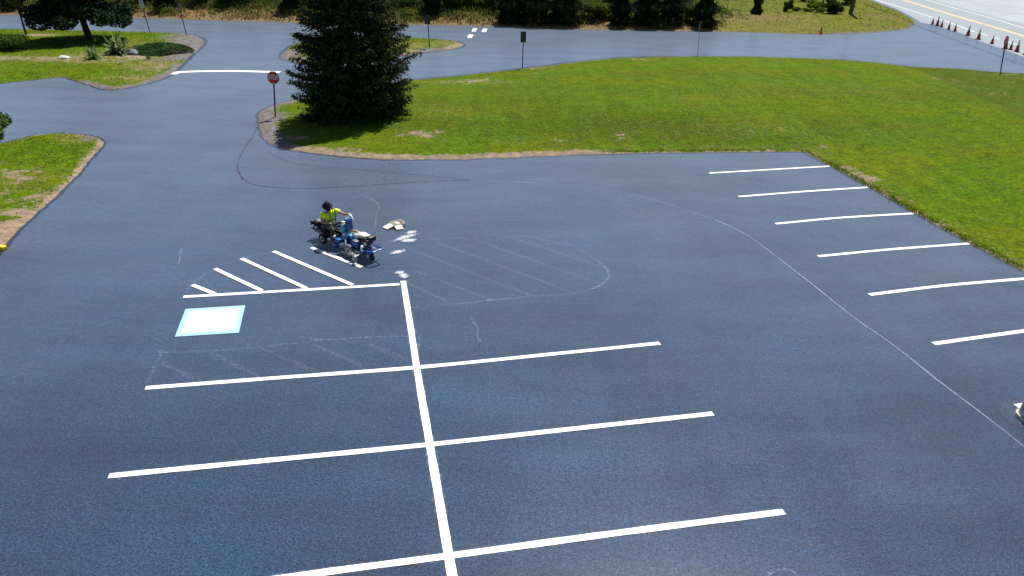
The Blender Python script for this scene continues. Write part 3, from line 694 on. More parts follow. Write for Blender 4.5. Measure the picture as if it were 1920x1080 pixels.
def bush(px,py,rx,h,m,label,n=3500,ls=.2,name='bush',group=None,cat='bush'):
    p=atb(px,py); root=empty(name,p,random.uniform(0,6),label,cat,group)
    st=MB()
    for i in range(6):
        a=i*1.05+random.random(); st.tube([(0,0,-.05),(math.cos(a)*rx*.3,math.sin(a)*rx*.3,h*.4),(math.cos(a)*rx*.6,math.sin(a)*rx*.6,h*.75)],lambda u:.03*(1-u)+.006,5)
    st.build('stems',M['bark'],root)
    cl=lumpy(rx*.8,rx*.8,h*.42,h*.48,11,.42); leaf_mesh('leaves',clump_points([(a,b,max(c,.2*h),d,e,f) for a,b,c,d,e,f in cl],n),ls,M[m],root,.3,.65)
    return root
G='bushes along the far bank'
for a in [(20,14,2.2,3,'bushdark','dark bush on the bank at the far left, behind the thin young tree'),
 (270,8,2.2,2.6,'bush','green bush on the bank behind the white lettered sign'),
 (375,12,1.8,2.0,'bushdark','low dark bush just right of the faded grey sign'),
 (425,11,2.0,2.6,'bush','green bush on the bank above the middle of the left drive'),
 (462,9,1.9,2.8,'bushdark','dark green bush right of the green one on the left bank'),
 (505,6,2.0,2.4,'weedgreen','olive bush on the bank halfway to the tall spruce'),
 (760,16,2.2,2.6,'bush','green bush on the bank just right of the tall spruce'),
 (848,18,2.3,3.0,'bush','leafy green bush right of the evergreen behind the median sign'),
 (888,16,2.6,3.2,'bright','bright green bush above the square lane markings'),
 (925,22,1.9,2.6,'bush','green bush left of the first dark evergreen'),
 (1118,36,2.3,2.4,'weedgreen','olive bush between the dark evergreens'),
 (1138,20,2.0,2.8,'bright','bright bush behind the olive one, by the fence post'),
 (1290,42,1.6,2.0,'weedgreen','yellow-green bush between the last two dark evergreens'),
 (1285,12,2.0,2.5,'bright','bright green bush behind the last two dark evergreens'),
 (1475,23,.9,1.9,'bush','small upright green bush right of the small lone evergreen'),
 (1563,27,1.9,2.2,'bushdark','dark round bush left of the wooden utility pole'),
 (1530,19,1.6,1.5,'bright','bright green bush by the yellow guy guard'),
 (1505,4,1.3,1.3,'bush','small green bush at the top edge, left of the guy guard'),
 (1588,12,1.5,1.6,'bright','bright green bush touching the left of the utility pole')]:
    bush(*a[:5],a[5],n=int(1500*a[2]*a[3]**.6),group=G)
for px,py,lb in ((1492,22,'low leafy clump in the row, next to the small upright bush'),(1512,23,'low leafy clump in the middle of the row left of the dark round bush'),(1535,25,'low leafy clump touching the dark round bush')): bush(px,py,.9,.7,'bush',lb,900,.16,group='low clumps left of the dark round bush')

# rough weeds on the bank
def tufts(name,pts,hgt,wd,m,kind='stuff',k=3):
    n=len(pts); P=np.repeat(pts,k,0); N_=len(P); a=rng.uniform(0,2*np.pi,N_); h=hgt*rng.uniform(.5,1.3,N_); l=rng.uniform(.1,.9,N_)*h
    w=wd*rng.uniform(.6,1.4,N_); b=a+np.pi/2
    j=rng.normal(0,wd*1.2,(N_,2))
    base=P+np.column_stack([j,np.zeros(N_)])
    A=base+np.column_stack([np.cos(b)*w/2,np.sin(b)*w/2,np.full(N_,-.02)]); B=base-np.column_stack([np.cos(b)*w/2,np.sin(b)*w/2,np.full(N_,.02)])
    Cc=base+np.column_stack([np.cos(a)*l,np.sin(a)*l,h])
    V=np.stack([A,B,Cc],1).reshape(-1,3); me=bpy.data.meshes.new(name)
    me.vertices.add(3*N_); me.vertices.foreach_set('co',V.ravel()); me.loops.add(3*N_); me.loops.foreach_set('vertex_index',np.arange(3*N_))
    me.polygons.add(N_); me.polygons.foreach_set('loop_start',np.arange(N_)*3); me.polygons.foreach_set('loop_total',np.full(N_,3))
    me.update(calc_edges=True); add_rnd(me,rng.random(N_)); me.materials.append(m)
    o=bpy.data.objects.new(name,me); col.objects.link(o); o['kind']=kind; return o
def scatter_poly(outline,n,cond=None,hf=None,atf=None):
    O=[(p[0],p[1]) for p in outline]; xs=[p[0] for p in O]; ys=[p[1] for p in O]; 
    X=rng.uniform(max(min(xs),-75),min(max(xs),80),n*3); Y=rng.uniform(min(ys),min(max(ys),125),n*3)
    v=np.abs(X)<Y*.72+4; X=X[v];Y=Y[v]
    k=inside(X,Y,O); X=X[k];Y=Y[k]; d=seg_dist(X,Y,O)
    if cond is not None: k=cond(X,Y,d); X=X[k];Y=Y[k];d=d[k]
    X=X[:n];Y=Y[:n];d=d[:n]
    return np.column_stack([X,Y,hf(X,Y,d)])
def leftish(X,Y,d):
    e=Y-np.interp(X,BE[:,0],BE[:,1]); return (rng.random(X.shape)<np.clip((24-X)/6,0,1))&(d>.3)&(e<14)
pts=scatter_poly(bank,9000,leftish,bank_h); tufts('dry_weeds',pts,.26,.10,M['weed'])
def gr(X,Y,d):
    e=Y-np.interp(X,BE[:,0],BE[:,1]); return (rng.random(X.shape)<np.clip((24-X)/6,0,1)*np.clip(e/5-.3,.05,1))&(d>.8)&(e<22)
pts=scatter_poly(bank,18000,gr,bank_h); tufts('green_weeds',pts,.6,.14,M['weedgreen'])
pts=scatter_poly(bank,3500,lambda X,Y,d:(X>22)&(d>.2),bank_h); tufts('meadow_grass',pts,.14,.06,M['weedgreen'])
def undergrowth(name,n_cl,m,emin,emax,xmin,xmax,r0,r1,per,ls=.2):
    cl=[]
    for i in range(n_cl):
        x=random.uniform(xmin,xmax); y=float(np.interp(x,BE[:,0],BE[:,1]))+random.uniform(emin,emax)
        r=random.uniform(r0,r1); cl.append((x,y,float(bank_z(x,y))+r*.25,r*1.1,r*1.1,r*.75))
    o=leaf_mesh(name,clump_points(cl,n_cl*per),ls,M[m],None,.4,.6); o['kind']='stuff'
undergrowth('dark_undergrowth',300,'bushdark',1.8,20,-72,24,.5,1.2,170)
undergrowth('green_undergrowth',260,'bush',2.2,20,-72,26,.4,1.1,150)
undergrowth('olive_undergrowth',170,'weedgreen',1.2,18,-72,23,.35,.9,130)
undergrowth('brown_undergrowth',120,'weed',.6,9,-72,24,.25,.6,90,.16)
# grass blades give the lawns a nap and ragged edges
def bladed(outline,n,hf,af,name,h=.09,wd=.035,edge=False):
    def cond(X,Y,d):
        a=af(X,Y,d); p=np.clip(1.1-1.3*np.maximum(a['bare'],a['gravel']),0,1)
        if edge: p=p*(d<1.5)
        return (rng.random(X.shape)<p)&(d>.06)
    tufts(name,scatter_poly(outline,n,cond,hf),h,wd,M['blade'],k=3)
bladed(lawn_out,9000,lawn_h,lawn_a,'lawn_blades',.045,.035,True)
bladed(isl_b,3500,isl_h,isl_b_a,'corner_blades',.06,.035)
bladed(isl_a,5000,isl_h,isl_a_a,'island_blades',.08,.045)
bladed(isl_c,1200,isl_h,isl_c_a,'median_blades',.08,.045)
def edge_blades(line_px,n,name):
    L=smooth_line([at2(*p) for p in line_px],False,.2); P=[]
    for i in range(n):
        q=random.choice(L); P.append((q.x+random.gauss(0,.14),q.y+abs(random.gauss(0,.18)),.05))
    tufts(name,np.array(P),.05,.03,M['blade'])
edge_blades([(1130,287),(1250,285),(1350,284),(1450,283),(1503,283),(1562,311),(1632,349),(1717,397),(1820,453),(1920,506)],2600,'edge_blades')

# ------------------------------------------------------------ trees and plants of the left islands
broad_tree('shade_tree',at(171,82)+Vector((0,0,.25)),8.0,4.3,1.6,'maple','large dark shade tree with a leaning trunk on the left grass island',n=46000,ls=.26,lean=(-.16,.0),tr=.26,nl=60,skirt=(34,(1.75,2.7)))
broad_tree('young_tree',at(51,72)+Vector((0,0,.2)),5.2,1.9,1.5,'young','thin young tree with a sparse crown at the far left of the island',n=3200,ls=.17,lean=(-.06,.02),tr=.08,nl=14,sparse=True)
broad_tree('corner_tree',(at(5,236,3.0).x-1.6,at(5,236,3.0).y,0),4.3,1.9,1.5,'bush','leafy tree reaching in at the left edge above the grass corner',n=6000,ls=.13,tr=.09,nl=18)
def spiky(px,py,r,h,m,label,n=90,name='strap_leaf_plant'):
    p=at(px,py,.25); V=[];Fc=[]
    for i in range(n):
        a=random.uniform(0,6.28); e=random.uniform(.25,1.35); L=h*random.uniform(.6,1.1); w=.05*h
        pr=None
        bx,by=random.gauss(0,.12*r),random.gauss(0,.12*r)
        for s in range(5):
            u=s/4; rad=L*u*math.cos(e)*r/h*1.1; z=L*math.sin(e)*u-.55*L*u*u*math.cos(e); ww=w*(1-u)**.6*(.5+u)+.004
            q=Vector((bx+rad*math.cos(a),by+rad*math.sin(a),max(z,.02))); o=len(V)
            V+= [q+Vector((-math.sin(a),math.cos(a),0))*ww,q-Vector((-math.sin(a),math.cos(a),0))*ww]
            if s: Fc.append((o-2,o-1,o+1,o))
    o=link_mesh(name,V,Fc,M[m]); add_rnd(o.data,rng.random(len(Fc))); o.location=p; return tag(o,label,'plant')
spiky(222,102,1.6,2.1,'spiky','tall pale strap-leaved plant between the shade tree and the juniper mound',170)
spiky(176,112,1.0,1.35,'spiky','small pale leafy plant in front of the shade tree trunk',110)
spiky(279,110,.45,.45,'bush','little green tuft in the mulch below the juniper mound',60)
spiky(245,97,.8,.6,'weed','yellowish grass tuft between the strap-leaved plant and the grey boulder',90)
bush(14,106,2.0,2.1,'bush','rounded green shrub at the left edge of the island',3200,.15,name='island_shrub')
p=at(297,94,.25); root=tag(link_mesh('juniper_mound',[],[],M['juniper']),'low spreading dark green juniper mound on the tip of the left island','shrub'); bpy.data.objects.remove(root)
C=[]
for i in range(9000):
    a=random.uniform(0,6.28); q=random.random()**.5*(1+.1*math.sin(3*a)+.07*math.sin(5*a+1)); C.append((2.35*q*math.cos(a),2.5*q*math.sin(a),.42*(1-q*q)*random.uniform(.7,1.1)+.05+.05*math.sin(q*14+a*3)))
jm=leaf_mesh('juniper_mound',np.array(C),.17,M['juniper'],None,.8,.45); jm.location=p; tag(jm,'low spreading dark green juniper mound on the tip of the left island','shrub')
def rock(px,py,s,m,label):
    bm=bmesh.new(); bmesh.ops.create_icosphere(bm,subdivisions=3,radius=1)
    for v in bm.verts:
        n=math.sin(v.co.x*3.1+1)*.12+math.sin(v.co.y*4.3)*.1+math.sin(v.co.z*5+v.co.x*2)*.1; v.co*=1+n
        v.co.x*=s[0]; v.co.y*=s[1]; v.co.z*=s[2]
    me=bpy.data.meshes.new('boulder'); bm.to_mesh(me); bm.free(); me.materials.append(M[m]); o=bpy.data.objects.new('boulder',me); col.objects.link(o)
    o.location=at(px,py,.25); o.rotation_euler=(0,0,random.random()*3); tag(o,label,'rock')
rock(121,111,(.5,.35,.28),'rockwhite','white boulder in the shade tree shadow on the left island')
rock(250,102,(.5,.4,.36),'rockgrey','grey boulder beside the juniper mound')

# ------------------------------------------------------------ signs
def text_mesh(name,s,size,m,parent,M4,bold=0):
    cu=bpy.data.curves.new(name,'FONT'); cu.body=s; cu.size=size; cu.align_x='CENTER'; cu.align_y='CENTER'; cu.extrude=.002; cu.offset=bold
    tmp=bpy.data.objects.new(name,cu); col.objects.link(tmp)
    dg=bpy.context.evaluated_depsgraph_get(); me=bpy.data.meshes.new_from_object(tmp.evaluated_get(dg)); bpy.data.objects.remove(tmp)
    me.transform(M4); me.materials.clear(); me.materials.append(m); o=bpy.data.objects.new(name,me); col.objects.link(o); o.parent=parent; return o
def solve_lean(base,px_top,h):
    """lean of a post whose foot is at base and whose top shows at px_top"""
    q=at(px_top[0],px_top[1],h); return q
def sign(name,bpx,tpx,h,label,cat='sign',post='steel_dark',pr=.035,z0=0,face=0):
    b=at(*bpx); b.z=z0
    root=empty(name,b,0,label,cat)
    d=ray(*tpx); ax=Vector((d.x/d.y*b.y-b.x,0,HC+d.z/d.y*b.y-z0)).normalized()
    m=MB(); m.box((0,0,0),(pr*1.6,pr,h-z0+.1),None,.004)
    m.bm.transform(Matrix.Translation((0,0,(h-z0-.1)/2))); 
    sh=Matrix.Identity(4); sh[0][2]=ax.x/ax.z
    m.bm.transform(sh); m.build('post',M[post],root)
    return root,sh
# stop sign by the spruce (2.55 m)
root,sh=sign('stop_sign',(516.5,222),(512.5,133),2.52,'red STOP sign on a dark post at the left tip of the big lawn','sign',pr=.045,z0=.05)
def octo(c,r,yaw,rot=R(22.5)): return [Vector((c[0]+r*math.cos(rot+i*math.pi/4)*math.cos(yaw),c[1]+r*math.cos(rot+i*math.pi/4)*math.sin(yaw),c[2]+r*math.sin(rot+i*math.pi/4))) for i in range(8)]
cz=2.15; cx=sh[0][2]*cz; rr=.355
MB().prism(octo((cx,-.05,cz),rr,0),(0,1,0),.006).build('border',M['sign_white'],root)
MB().prism(octo((cx,-.056,cz),rr*.93,0),(0,1,0),.006).build('plate',M['sign_red'],root)
text_mesh('lettering','STOP',.29,M['sign_white'],root,Matrix.Translation((cx,-.063,cz))@Matrix.Rotation(R(90),4,'X')@Matrix.Diagonal((.82,1.15,1,1)),.006)
MB().ball((cx+.01,-.066,cz+.16),.022,(1,.4,3.2)).build('bolt',M['lens'],root)
# sign with grey back on the big lawn
root,sh=sign('back_of_sign',(979.5,128.5),(981.5,60),2.62,'dark grey sign back on a post at the far edge of the big lawn',z0=.05,pr=.045)
MB().box((0,0,0),(.42,.012,.78),None,.004).build('plate',M['sign_back'],root).location=(sh[0][2]*2.25,-.045,2.25)
# sign in the median
root,sh=sign('median_sign',(806,92),(801,30),2.7,'sign with a dark back on the small median behind the spruce',z0=.1,pr=.045)
MB().box((0,0,0),(.5,.012,.75),None,.004).build('plate',M['sign_back'],root).location=(sh[0][2]*2.3,-.045,2.3)
# white lettered sign and faded sign on the left island
root,sh=sign('white_sign',(281.5,63),(260,-12),3.15,'white sign with dark lettering on a leaning post at the top of the left island',z0=.1,pr=.045)
k=sh[0][2]; pl=MB().box((0,0,0),(.36,.012,1.0),None,.004).build('plate',M['sign_white'],root); pl.location=(k*2.65,-.045,2.65); pl.rotation_euler=(0,math.atan(k),0)
tx=MB()
for zz,ww in ((.30,.2),(.21,.12),(.12,.2),(-.02,.22),(-.10,.12),(-.30,.10)): tx.box((random.uniform(-.02,.02),-.010,zz),(ww,.004,.045),None,.001)
t=tx.build('lettering',M['sign_black'],root); t.location=(k*2.65,-.045,2.65); t.rotation_euler=(0,math.atan(k),0)
root,sh=sign('faded_sign',(350,68.5),(336,10),2.72,'small faded grey sign on a leaning post at the tip of the left island',z0=.1,pr=.045)
k=sh[0][2]; pl=MB().box((0,0,0),(.26,.012,.72),None,.004).build('plate',M['sign_grey'],root); pl.location=(k*2.38,-.045,2.38); pl.rotation_euler=(0,math.atan(k),0)
# thin marker rod
root,sh=sign('marker_rod',(1308,105),(1313,40),2.8,'thin grey marker rod standing at the far edge of the big lawn','marker',post='steel',pr=.028,z0=.05)
MB().box((0,0,0),(.05,.012,.3),None,.003).build('reflector',M['sign_grey'],root).location=(sh[0][2]*2.6,-.03,2.6)
# red sign seen almost edge on by the road mouth
root,sh=sign('red_sign',(1876,134.5),(1887,71),2.7,'faded red octagonal sign turned away, on a post at the mouth of the drive',z0=.03,pr=.045)
k=sh[0][2]; MB().prism(octo((k*2.33,-.06,2.33),.40,R(38)),(math.sin(R(38)),-math.cos(R(38)),0),.012).build('plate',M['sign_pink'],root)

# ------------------------------------------------------------ cones
def make_cone(h,big):
    root=empty('traffic_cone')
    r=.205*h; MB().box((0,0,.02),(r*2.15,r*2.15,.04),None,.012).box((0,0,.05),(r*1.5,r*1.5,.03),None,.01).build('base',M['rubber'],root)
    prof=lambda z:r*.80*(1-z/h)+.022
    m=MB(); m.cyl((0,0,.055),(0,0,h*.97),prof(.055),prof(h*.97),20); m.cyl((0,0,h*.97),(0,0,h),prof(h*.97),.014,20); m.build('cone_body',M['cone_orange'],root)
    for a,b in ((.56,.70),(.78,.86)):
        MB().cyl((0,0,h*a),(0,0,h*b),prof(h*a)+.004,prof(h*b)+.004,20).build('collar',M['cone_white'],root)
    return root
big=make_cone(1.08,True); small=make_cone(.84,False)
cones=[(1748,45.8,small,'leftmost cone, at the gravel tip of the drive mouth'),(1757,48.2,big,'taller cone second from the left in the row'),(1765,50.6,small,'small cone third from the left in the row'),
 (1778.5,55,small,'small cone fourth from the left in the row'),(1790,58.5,small,'small cone fifth from the left, before the wider gap'),(1814.5,66.5,big,'tall cone sixth from the left, after the wider gap'),
 (1834,73.8,big,'tall brick red cone seventh from the left in the row'),(1859.5,82,small,'small cone eighth from the left, before the red sign'),(1884.5,91.5,big,'tall cone directly behind the red sign'),(1894.5,93.5,small,'small cone just right of the red sign'),
 (1906,97,big,'tall cone second from the right end of the row'),(1921.5,103,small,'cone cut by the right edge of the photo')]
used=set()
for px,py,pro,lab in cones:
    o=pro if id(pro) not in used else copy_tree(pro)
    used.add(id(pro)); o.location=at(px,py,.012); o.rotation_euler=(0,0,random.uniform(-.3,.3)); tag(o,lab,'traffic cone','traffic cones across the drive mouth')
p=atb(1538.5,64.5); root=empty('traffic_cone',(p.x,p.y,.04),0,'single bright orange cone at the foot of the far bank','traffic cone')
m=MB(); m.cyl((0,0,.03),(0,0,.82),.15,.03,20); m.build('cone_body',M['cone_bright'],root); MB().box((0,0,.015),(.36,.36,.03),None,.01).build('base',M['cone_bright'],root)

# ------------------------------------------------------------ pole, wires, fence
p=atb(1594,28); pole=empty('utility_pole',p,0,'dark wooden utility pole at the top right, behind the drive','pole')
MB().tube([(0,0,-.2),(.25,0,5),(.5,0,11.5)],lambda u:.27*(1-.35*u)*(.85 if u<.01 else 1),14).build('pole',M['pole_wood'],pole)
MB().box((.5,0,10.6),(2.6,.12,.14),None,.01).build('crossarm',M['pole_wood'],pole)
# bundled cables whose shadows cross the drive mouth
def shadow_to_air(px,py,h):
    q=at(px,py); k=h/math.tan(SUN_EL); return Vector((q.x+math.sin(SUN_AZ)*k,q.y+math.cos(SUN_AZ)*k,h))
for a,b,hh,r,lb in (((1728,52),(1920,121.5),6.8,.085,'upper, thicker overhead cable crossing the drive mouth'),((1728,52.6),(1920,124.5),6.3,.055,'lower, thinner overhead cable crossing the drive mouth')):
    A=shadow_to_air(*a,hh); B=shadow_to_air(*b,hh); d=(B-A); P=[A-d*1.0,A,A+d*.5+Vector((0,0,-.05)),B,B+d*2.2]
    o=MB().tube(P,r,8).build('overhead_wire',M['wire']); tag(o,lb,'cable','overhead cables over the drive mouth')
a=atb(1519,15); g=empty('guy_wire',a,0,'yellow guarded guy wire slanting up to the left of the utility pole','guy wire')
e=at(1540,-6,2.6)-a
MB().tube([(0,0,0),tuple(e)],.045,8).build('guard',M['yellow_guard'],g)
MB().tube([tuple(e),tuple(e*3.2)],.012,6).build('cable',M['wire'],g)
a=atb(1541,15); tr=empty('bare_trunk',a,0,'slim dark trunk rising from the bushes left of the utility pole','tree'); MB().tube([(0,0,-.1),(.05,0,2.2),(0.2,0,5)],lambda u:.13*(1-.5*u),8).build('trunk',M['bark'],tr)
C=clump_points(lumpy(1.3,1.3,1.2,5.2,9,.4),2500); leaf_mesh('crown',C,.2,M['bush'],tr)
# chain-link fence
fp=[atb(x,y) for x,y in ((1050,17),(1118,19),(1190,20),(1262,21),(1363,22),(1418,23.5))]
f=empty('chain_link_fence',fp[0],0,'grey chain-link fence behind the dark evergreens','fence')
fr=[q-fp[0] for q in fp]
for q in fr: MB().cyl(q,q+Vector((0,0,1.35)),.035,seg=8).build('post',M['sign_back'],f)
MB().tube([q+Vector((0,0,1.3)) for q in fr],.022,6).build('rail',M['sign_back'],f)
ms=MB()
for a,b in zip(fr,fr[1:]):
    L=(b-a).length; nn=int(L/.22)
    for i in range(nn):
        for s in (1,-1):
            u0=i/nn; u1=min(1,max(0,u0+s*1.25/L)); q0=a.lerp(b,u0); q1=a.lerp(b,u1); hh=1.25*abs(u1-u0)*L/1.25
            ms.bm.faces.new([ms.bm.verts.new(v) for v in (q0+Vector((0,0,.03)),q0+Vector((.012,0,.03)),q1+Vector((.012,0,.03+hh)),q1+Vector((0,0,.03+hh)))])
ms.build('mesh',M['sign_back'],f)

# ------------------------------------------------------------ concrete post base at right, yellow block at left
q=at(1926,784); b=empty('concrete_bollard',q,0,'grey concrete post base on the dark unsealed patch at the right edge','bollard')
m=MB(); m.cyl((0,0,0),(0,0,.1),.26,.25,28); m.cyl((0,0,.1),(0,0,.62),.2,.17,28); m.build('base',M['concrete'],b)
MB().cyl((0,0,.62),(0,0,.70),.15,.08,28).build('cap',M['rim'],b)
q=at(-13,466); b=MB().box((0,0,.07),(1.8,.16,.14),None,.03).build('parking_block',M['yellow_block']); b.location=(q.x-.35,q.y+.18,0); b.rotation_euler=(0,0,R(-20)); tag(b,'yellow painted kerb block at the left edge, at the end of the dirt strip','parking block')

# ------------------------------------------------------------ open carton lying on the asphalt
q=at(746,424); cb=empty('cardboard_box',(q.x,q.y,.02),R(38),'open cream cardboard box lying on the asphalt ahead of the line striper','box')
MB().box((0,0,.01),(.42,.36,.012),None,.002).build('floor',M['cardin'],cb)
for c_,z_ in (((.21,0,.075),(.012,.36,.13)),((0,.18,.075),(.42,.012,.13)),((0,-.18,.06),(.42,.012,.10)),((-.21,.0,.06),(.012,.36,.10))): MB().box(c_,z_,None,.002).build('wall',M['card'],cb)
MB().box((-.37,.02,.05),(.32,.30,.008),(0,R(-12),R(6)),.002).build('flap',M['card'],cb)
MB().box((-.12,-.30,.06),(.26,.24,.008),(R(16),0,R(-10)),.002).build('flap',M['card'],cb)
MB().box((-.05,-.02,.09),(.22,.18,.09),(R(8),R(10),R(20)),.02).build('liner',M['cardin'],cb)

#MACHINE
# ------------------------------------------------------------ ride-on line striper
ang=R(-42); U=Vector((math.cos(ang),math.sin(ang),0)); Vv=Vector((-U.y,U.x,0))
org=at(656,484)-U*1.45+Vv*.36; org.z=.012
ma=empty('ride_on_line_striper',org,ang,'blue and black ride-on line striping machine painting the hatched island','line striper')
def wheel(name,x,y,r,wd,rimm,tyrem,hub='black',fork=None):
    t=MB(); t.torus((x,y,r),(0,1,0),r-wd*.5,wd*.5,32,12,1.0)
    wh=t.build(name,M[tyrem],ma)
    rm=MB(); rm.cyl((x,y-wd*.32,r),(x,y+wd*.32,r),r-wd*.78,seg=28); rm.torus((x,y-wd*.33,r),(0,1,0),r-wd*.9,.012,28,6); rm.build('rim',M[rimm],wh)
    h=MB(); h.cyl((x,y-wd*.45,r),(x,y+wd*.45,r),r*.2,seg=14)
    for k in range(5):
        a=k*2*math.pi/5; h.cyl((x+r*.36*math.cos(a),y-wd*.36,r+r*.36*math.sin(a)),(x+r*.36*math.cos(a),y-wd*.30,r+r*.36*math.sin(a)),r*.07,seg=8)
    h.build('hub',M[hub],wh); return wh
wheel('wheel',-.10,-.29,.20,.13,'rim','rubber'); wheel('wheel',-.10,.29,.20,.13,'rim','rubber')
wheel('wheel',1.42,-.34,.225,.115,'rimgrey','tyregrey'); wheel('wheel',1.42,.34,.225,.115,'rimgrey','tyregrey')
wheel('caster_wheel',2.16,-.02,.135,.09,'charcoal','rubber','steel')
# rear unit
m=MB()
m.box((-.12,0,.30),(.75,.40,.07),None,.015).box((-.12,-.19,.36),(.85,.05,.12)).box((-.12,.19,.36),(.85,.05,.12))
m.cyl((-.10,-.29,.2),(-.10,.29,.2),.03).box((.28,0,.24),(.5,.12,.08)).box((.7,0,.26),(.5,.09,.09)).box((-.25,0,.47),(.30,.34,.16),None,.03)
m.tube([(-.5,-.2,.34),(-.85,-.2,.36),(-.92,-.1,.38),(-.92,.1,.38),(-.85,.2,.36),(-.5,.2,.34)],.022,8)
m.box((-.12,-.33,.43),(.52,.15,.02),(0,0,0),.008).box((-.12,.33,.43),(.52,.15,.02),None,.008)
m.build('rear_frame',M['black'],ma)
e=MB(); e.box((-.66,-.03,.44),(.30,.32,.22),None,.04).box((-.62,-.05,.60),(.26,.30,.12),None,.035).cyl((-.84,-.03,.5),(-.76,-.03,.5),.14,seg=22).box((-.5,.0,.56),(.12,.26,.18),None,.03)
re=e.build('rear_engine',M['black'],ma)
MB().box((-.82,-.16,.56),(.13,.17,.16),None,.04).build('air_filter',M['charcoal'],re)
MB().box((-.62,-.05,.672),(.19,.18,.018),None,.008).build('fuel_tank',M['steel'],re)
m=MB(); m.cyl((-.62,-.22,.46),(-.46,-.24,.47),.05,seg=14); m.cyl((-.70,-.21,.50),(-.70,-.26,.50),.03,seg=12); m.build('muffler',M['alu'],re)
MB().cyl((-.87,-.03,.5),(-.845,-.03,.5),.07,seg=16).build('recoil_starter',M['steel'],re)
s_=MB().box((-.06,0,.575),(.36,.40,.09),None,.04).build('seat',M['charcoal'],ma)
MB().box((-.26,0,.78),(.07,.38,.40),(0,R(-10),0),.035).build('backrest',M['charcoal'],s_)
m=MB(); m.box((.50,-.29,.115),(.34,.20,.025),(0,R(6),0),.008).box((.50,.29,.135),(.34,.20,.025),(0,R(6),0),.008).box((.66,-.29,.17),(.03,.2,.09)).box((.66,.29,.17),(.03,.2,.09)); m.box((.42,0,.13),(.08,.6,.04)); m.build('foot_rest',M['blue'],ma)
m=MB(); m.box((.62,-.18,.31),(.24,.16,.14),None,.02).box((.62,.10,.30),(.3,.26,.10),None,.02); m.build('hitch_cover',M['blue'],ma)
m=MB(); m.cyl((.40,-.26,.16),(.47,-.26,.40),.016); m.box((.49,-.26,.42),(.05,.11,.14),(0,R(30),0)); m.build('pedal',M['cream'],ma)
# control tower of the front unit
t=MB(); t.box((.92,.10,.72),(.15,.19,.52),(0,R(-9),0),.03).box((.88,.10,1.00),(.19,.22,.09),(0,R(-18),0),.03).cyl((.95,.02,.42),(.90,.02,.95),.05,seg=14)
tw=t.build('control_tower',M['bluedeep'],ma)
MB().box((.80,-.05,.74),(.12,.15,.28),(0,R(-8),0),.03).cyl((.84,-.13,.62),(.80,-.13,.86),.035,seg=12).build('side_box',M['bluelight'],tw)
MB().box((.84,.10,1.056),(.13,.17,.012),(0,R(-18),0),.004).build('display',M['bluelight'],tw)
for k,(dy,dz) in enumerate(((0,0),(.08,.004),(-.02,-.14),(.04,-.22))):
    MB().cyl((.785-.06*(k>1),.06+dy-.06*(k>1),1.055+dz),(.765-.07*(k>1),.06+dy-.06*(k>1),1.085+dz),.026,seg=12).build('knob',M['white_plastic'],tw)
MB().box((1.06,.02,.60),(.22,.30,.035),(0,R(8),0),.01).box((.99,.02,.52),(.05,.34,.2),None,.01).build('tray',M['bluelight'],tw)
h=MB(); h.tube([(.86,-.02,.98),(.74,-.14,1.00),(.56,-.22,.90),(.44,-.24,.86)],.017,8).tube([(.86,-.02,.90),(.72,-.16,.90),(.58,-.25,.80),(.50,-.26,.77)],.014,8).tube([(.86,.18,.98),(.80,.25,1.06),(.74,.25,1.14)],.017,8)
hb=h.build('handlebar',M['steel'],ma)
g=MB(); g.tube([(.93,.22,.98),(.90,.235,1.06),(.82,.245,1.13),(.72,.25,1.15)],.03,10); g.build('grip',M['white_plastic'],hb)
MB().cyl((.50,-.235,.88),(.38,-.245,.84),.026,seg=12).build('grip',M['charcoal'],hb)
# front unit
m=MB()
for sy in (-.24,.24):
    m.tube([(.95,sy*.6,.50),(1.15,sy,.36),(1.6,sy,.30),(2.05,sy*.75,.30)],.024,8)
m.box((1.5,0,.33),(.95,.46,.035),None,.01).cyl((1.42,-.36,.225),(1.42,.36,.225),.022).box((1.0,0,.42),(.08,.3,.26)).box((1.25,0,.34),(.3,.2,.12))
m.tube([(1.9,-.2,.32),(2.02,-.05,.36),(2.16,-.02,.36),(2.2,0,.3)],.03,8)
m.build('front_frame',M['bluedeep'],ma)
m=MB(); m.tube([(2.0,-.22,.40),(2.42,-.20,.43),(2.44,.02,.44),(2.42,.22,.44),(1.98,.26,.42)],.026,8); m.box((2.42,0,.435),(.05,.34,.05),None,.012); m.build('bumper',M['blue'],ma)
m=MB(); m.cyl((2.16,-.02,.30),(2.16,-.02,.42),.035,seg=14); m.box((2.16,-.09,.22),(.05,.02,.22)).box((2.16,.05,.22),(.05,.02,.22)).cyl((2.16,-.1,.135),(2.16,.06,.135),.015); m.cyl((2.12,-.05,.36),(2.12,-.05,.47),.09,.07,18); m.build('caster_fork',M['blue'],ma)
m=MB(); m.box((2.06,.02,.40),(.28,.22,.02),None,.006); m.cyl((2.2,.02,.41),(2.2,.02,.47),.05,seg=16); m.tube([(1.95,-.1,.42),(2.05,-.12,.47),(2.2,-.1,.44)],.012,6); m.build('steering_plate',M['alu'],ma)
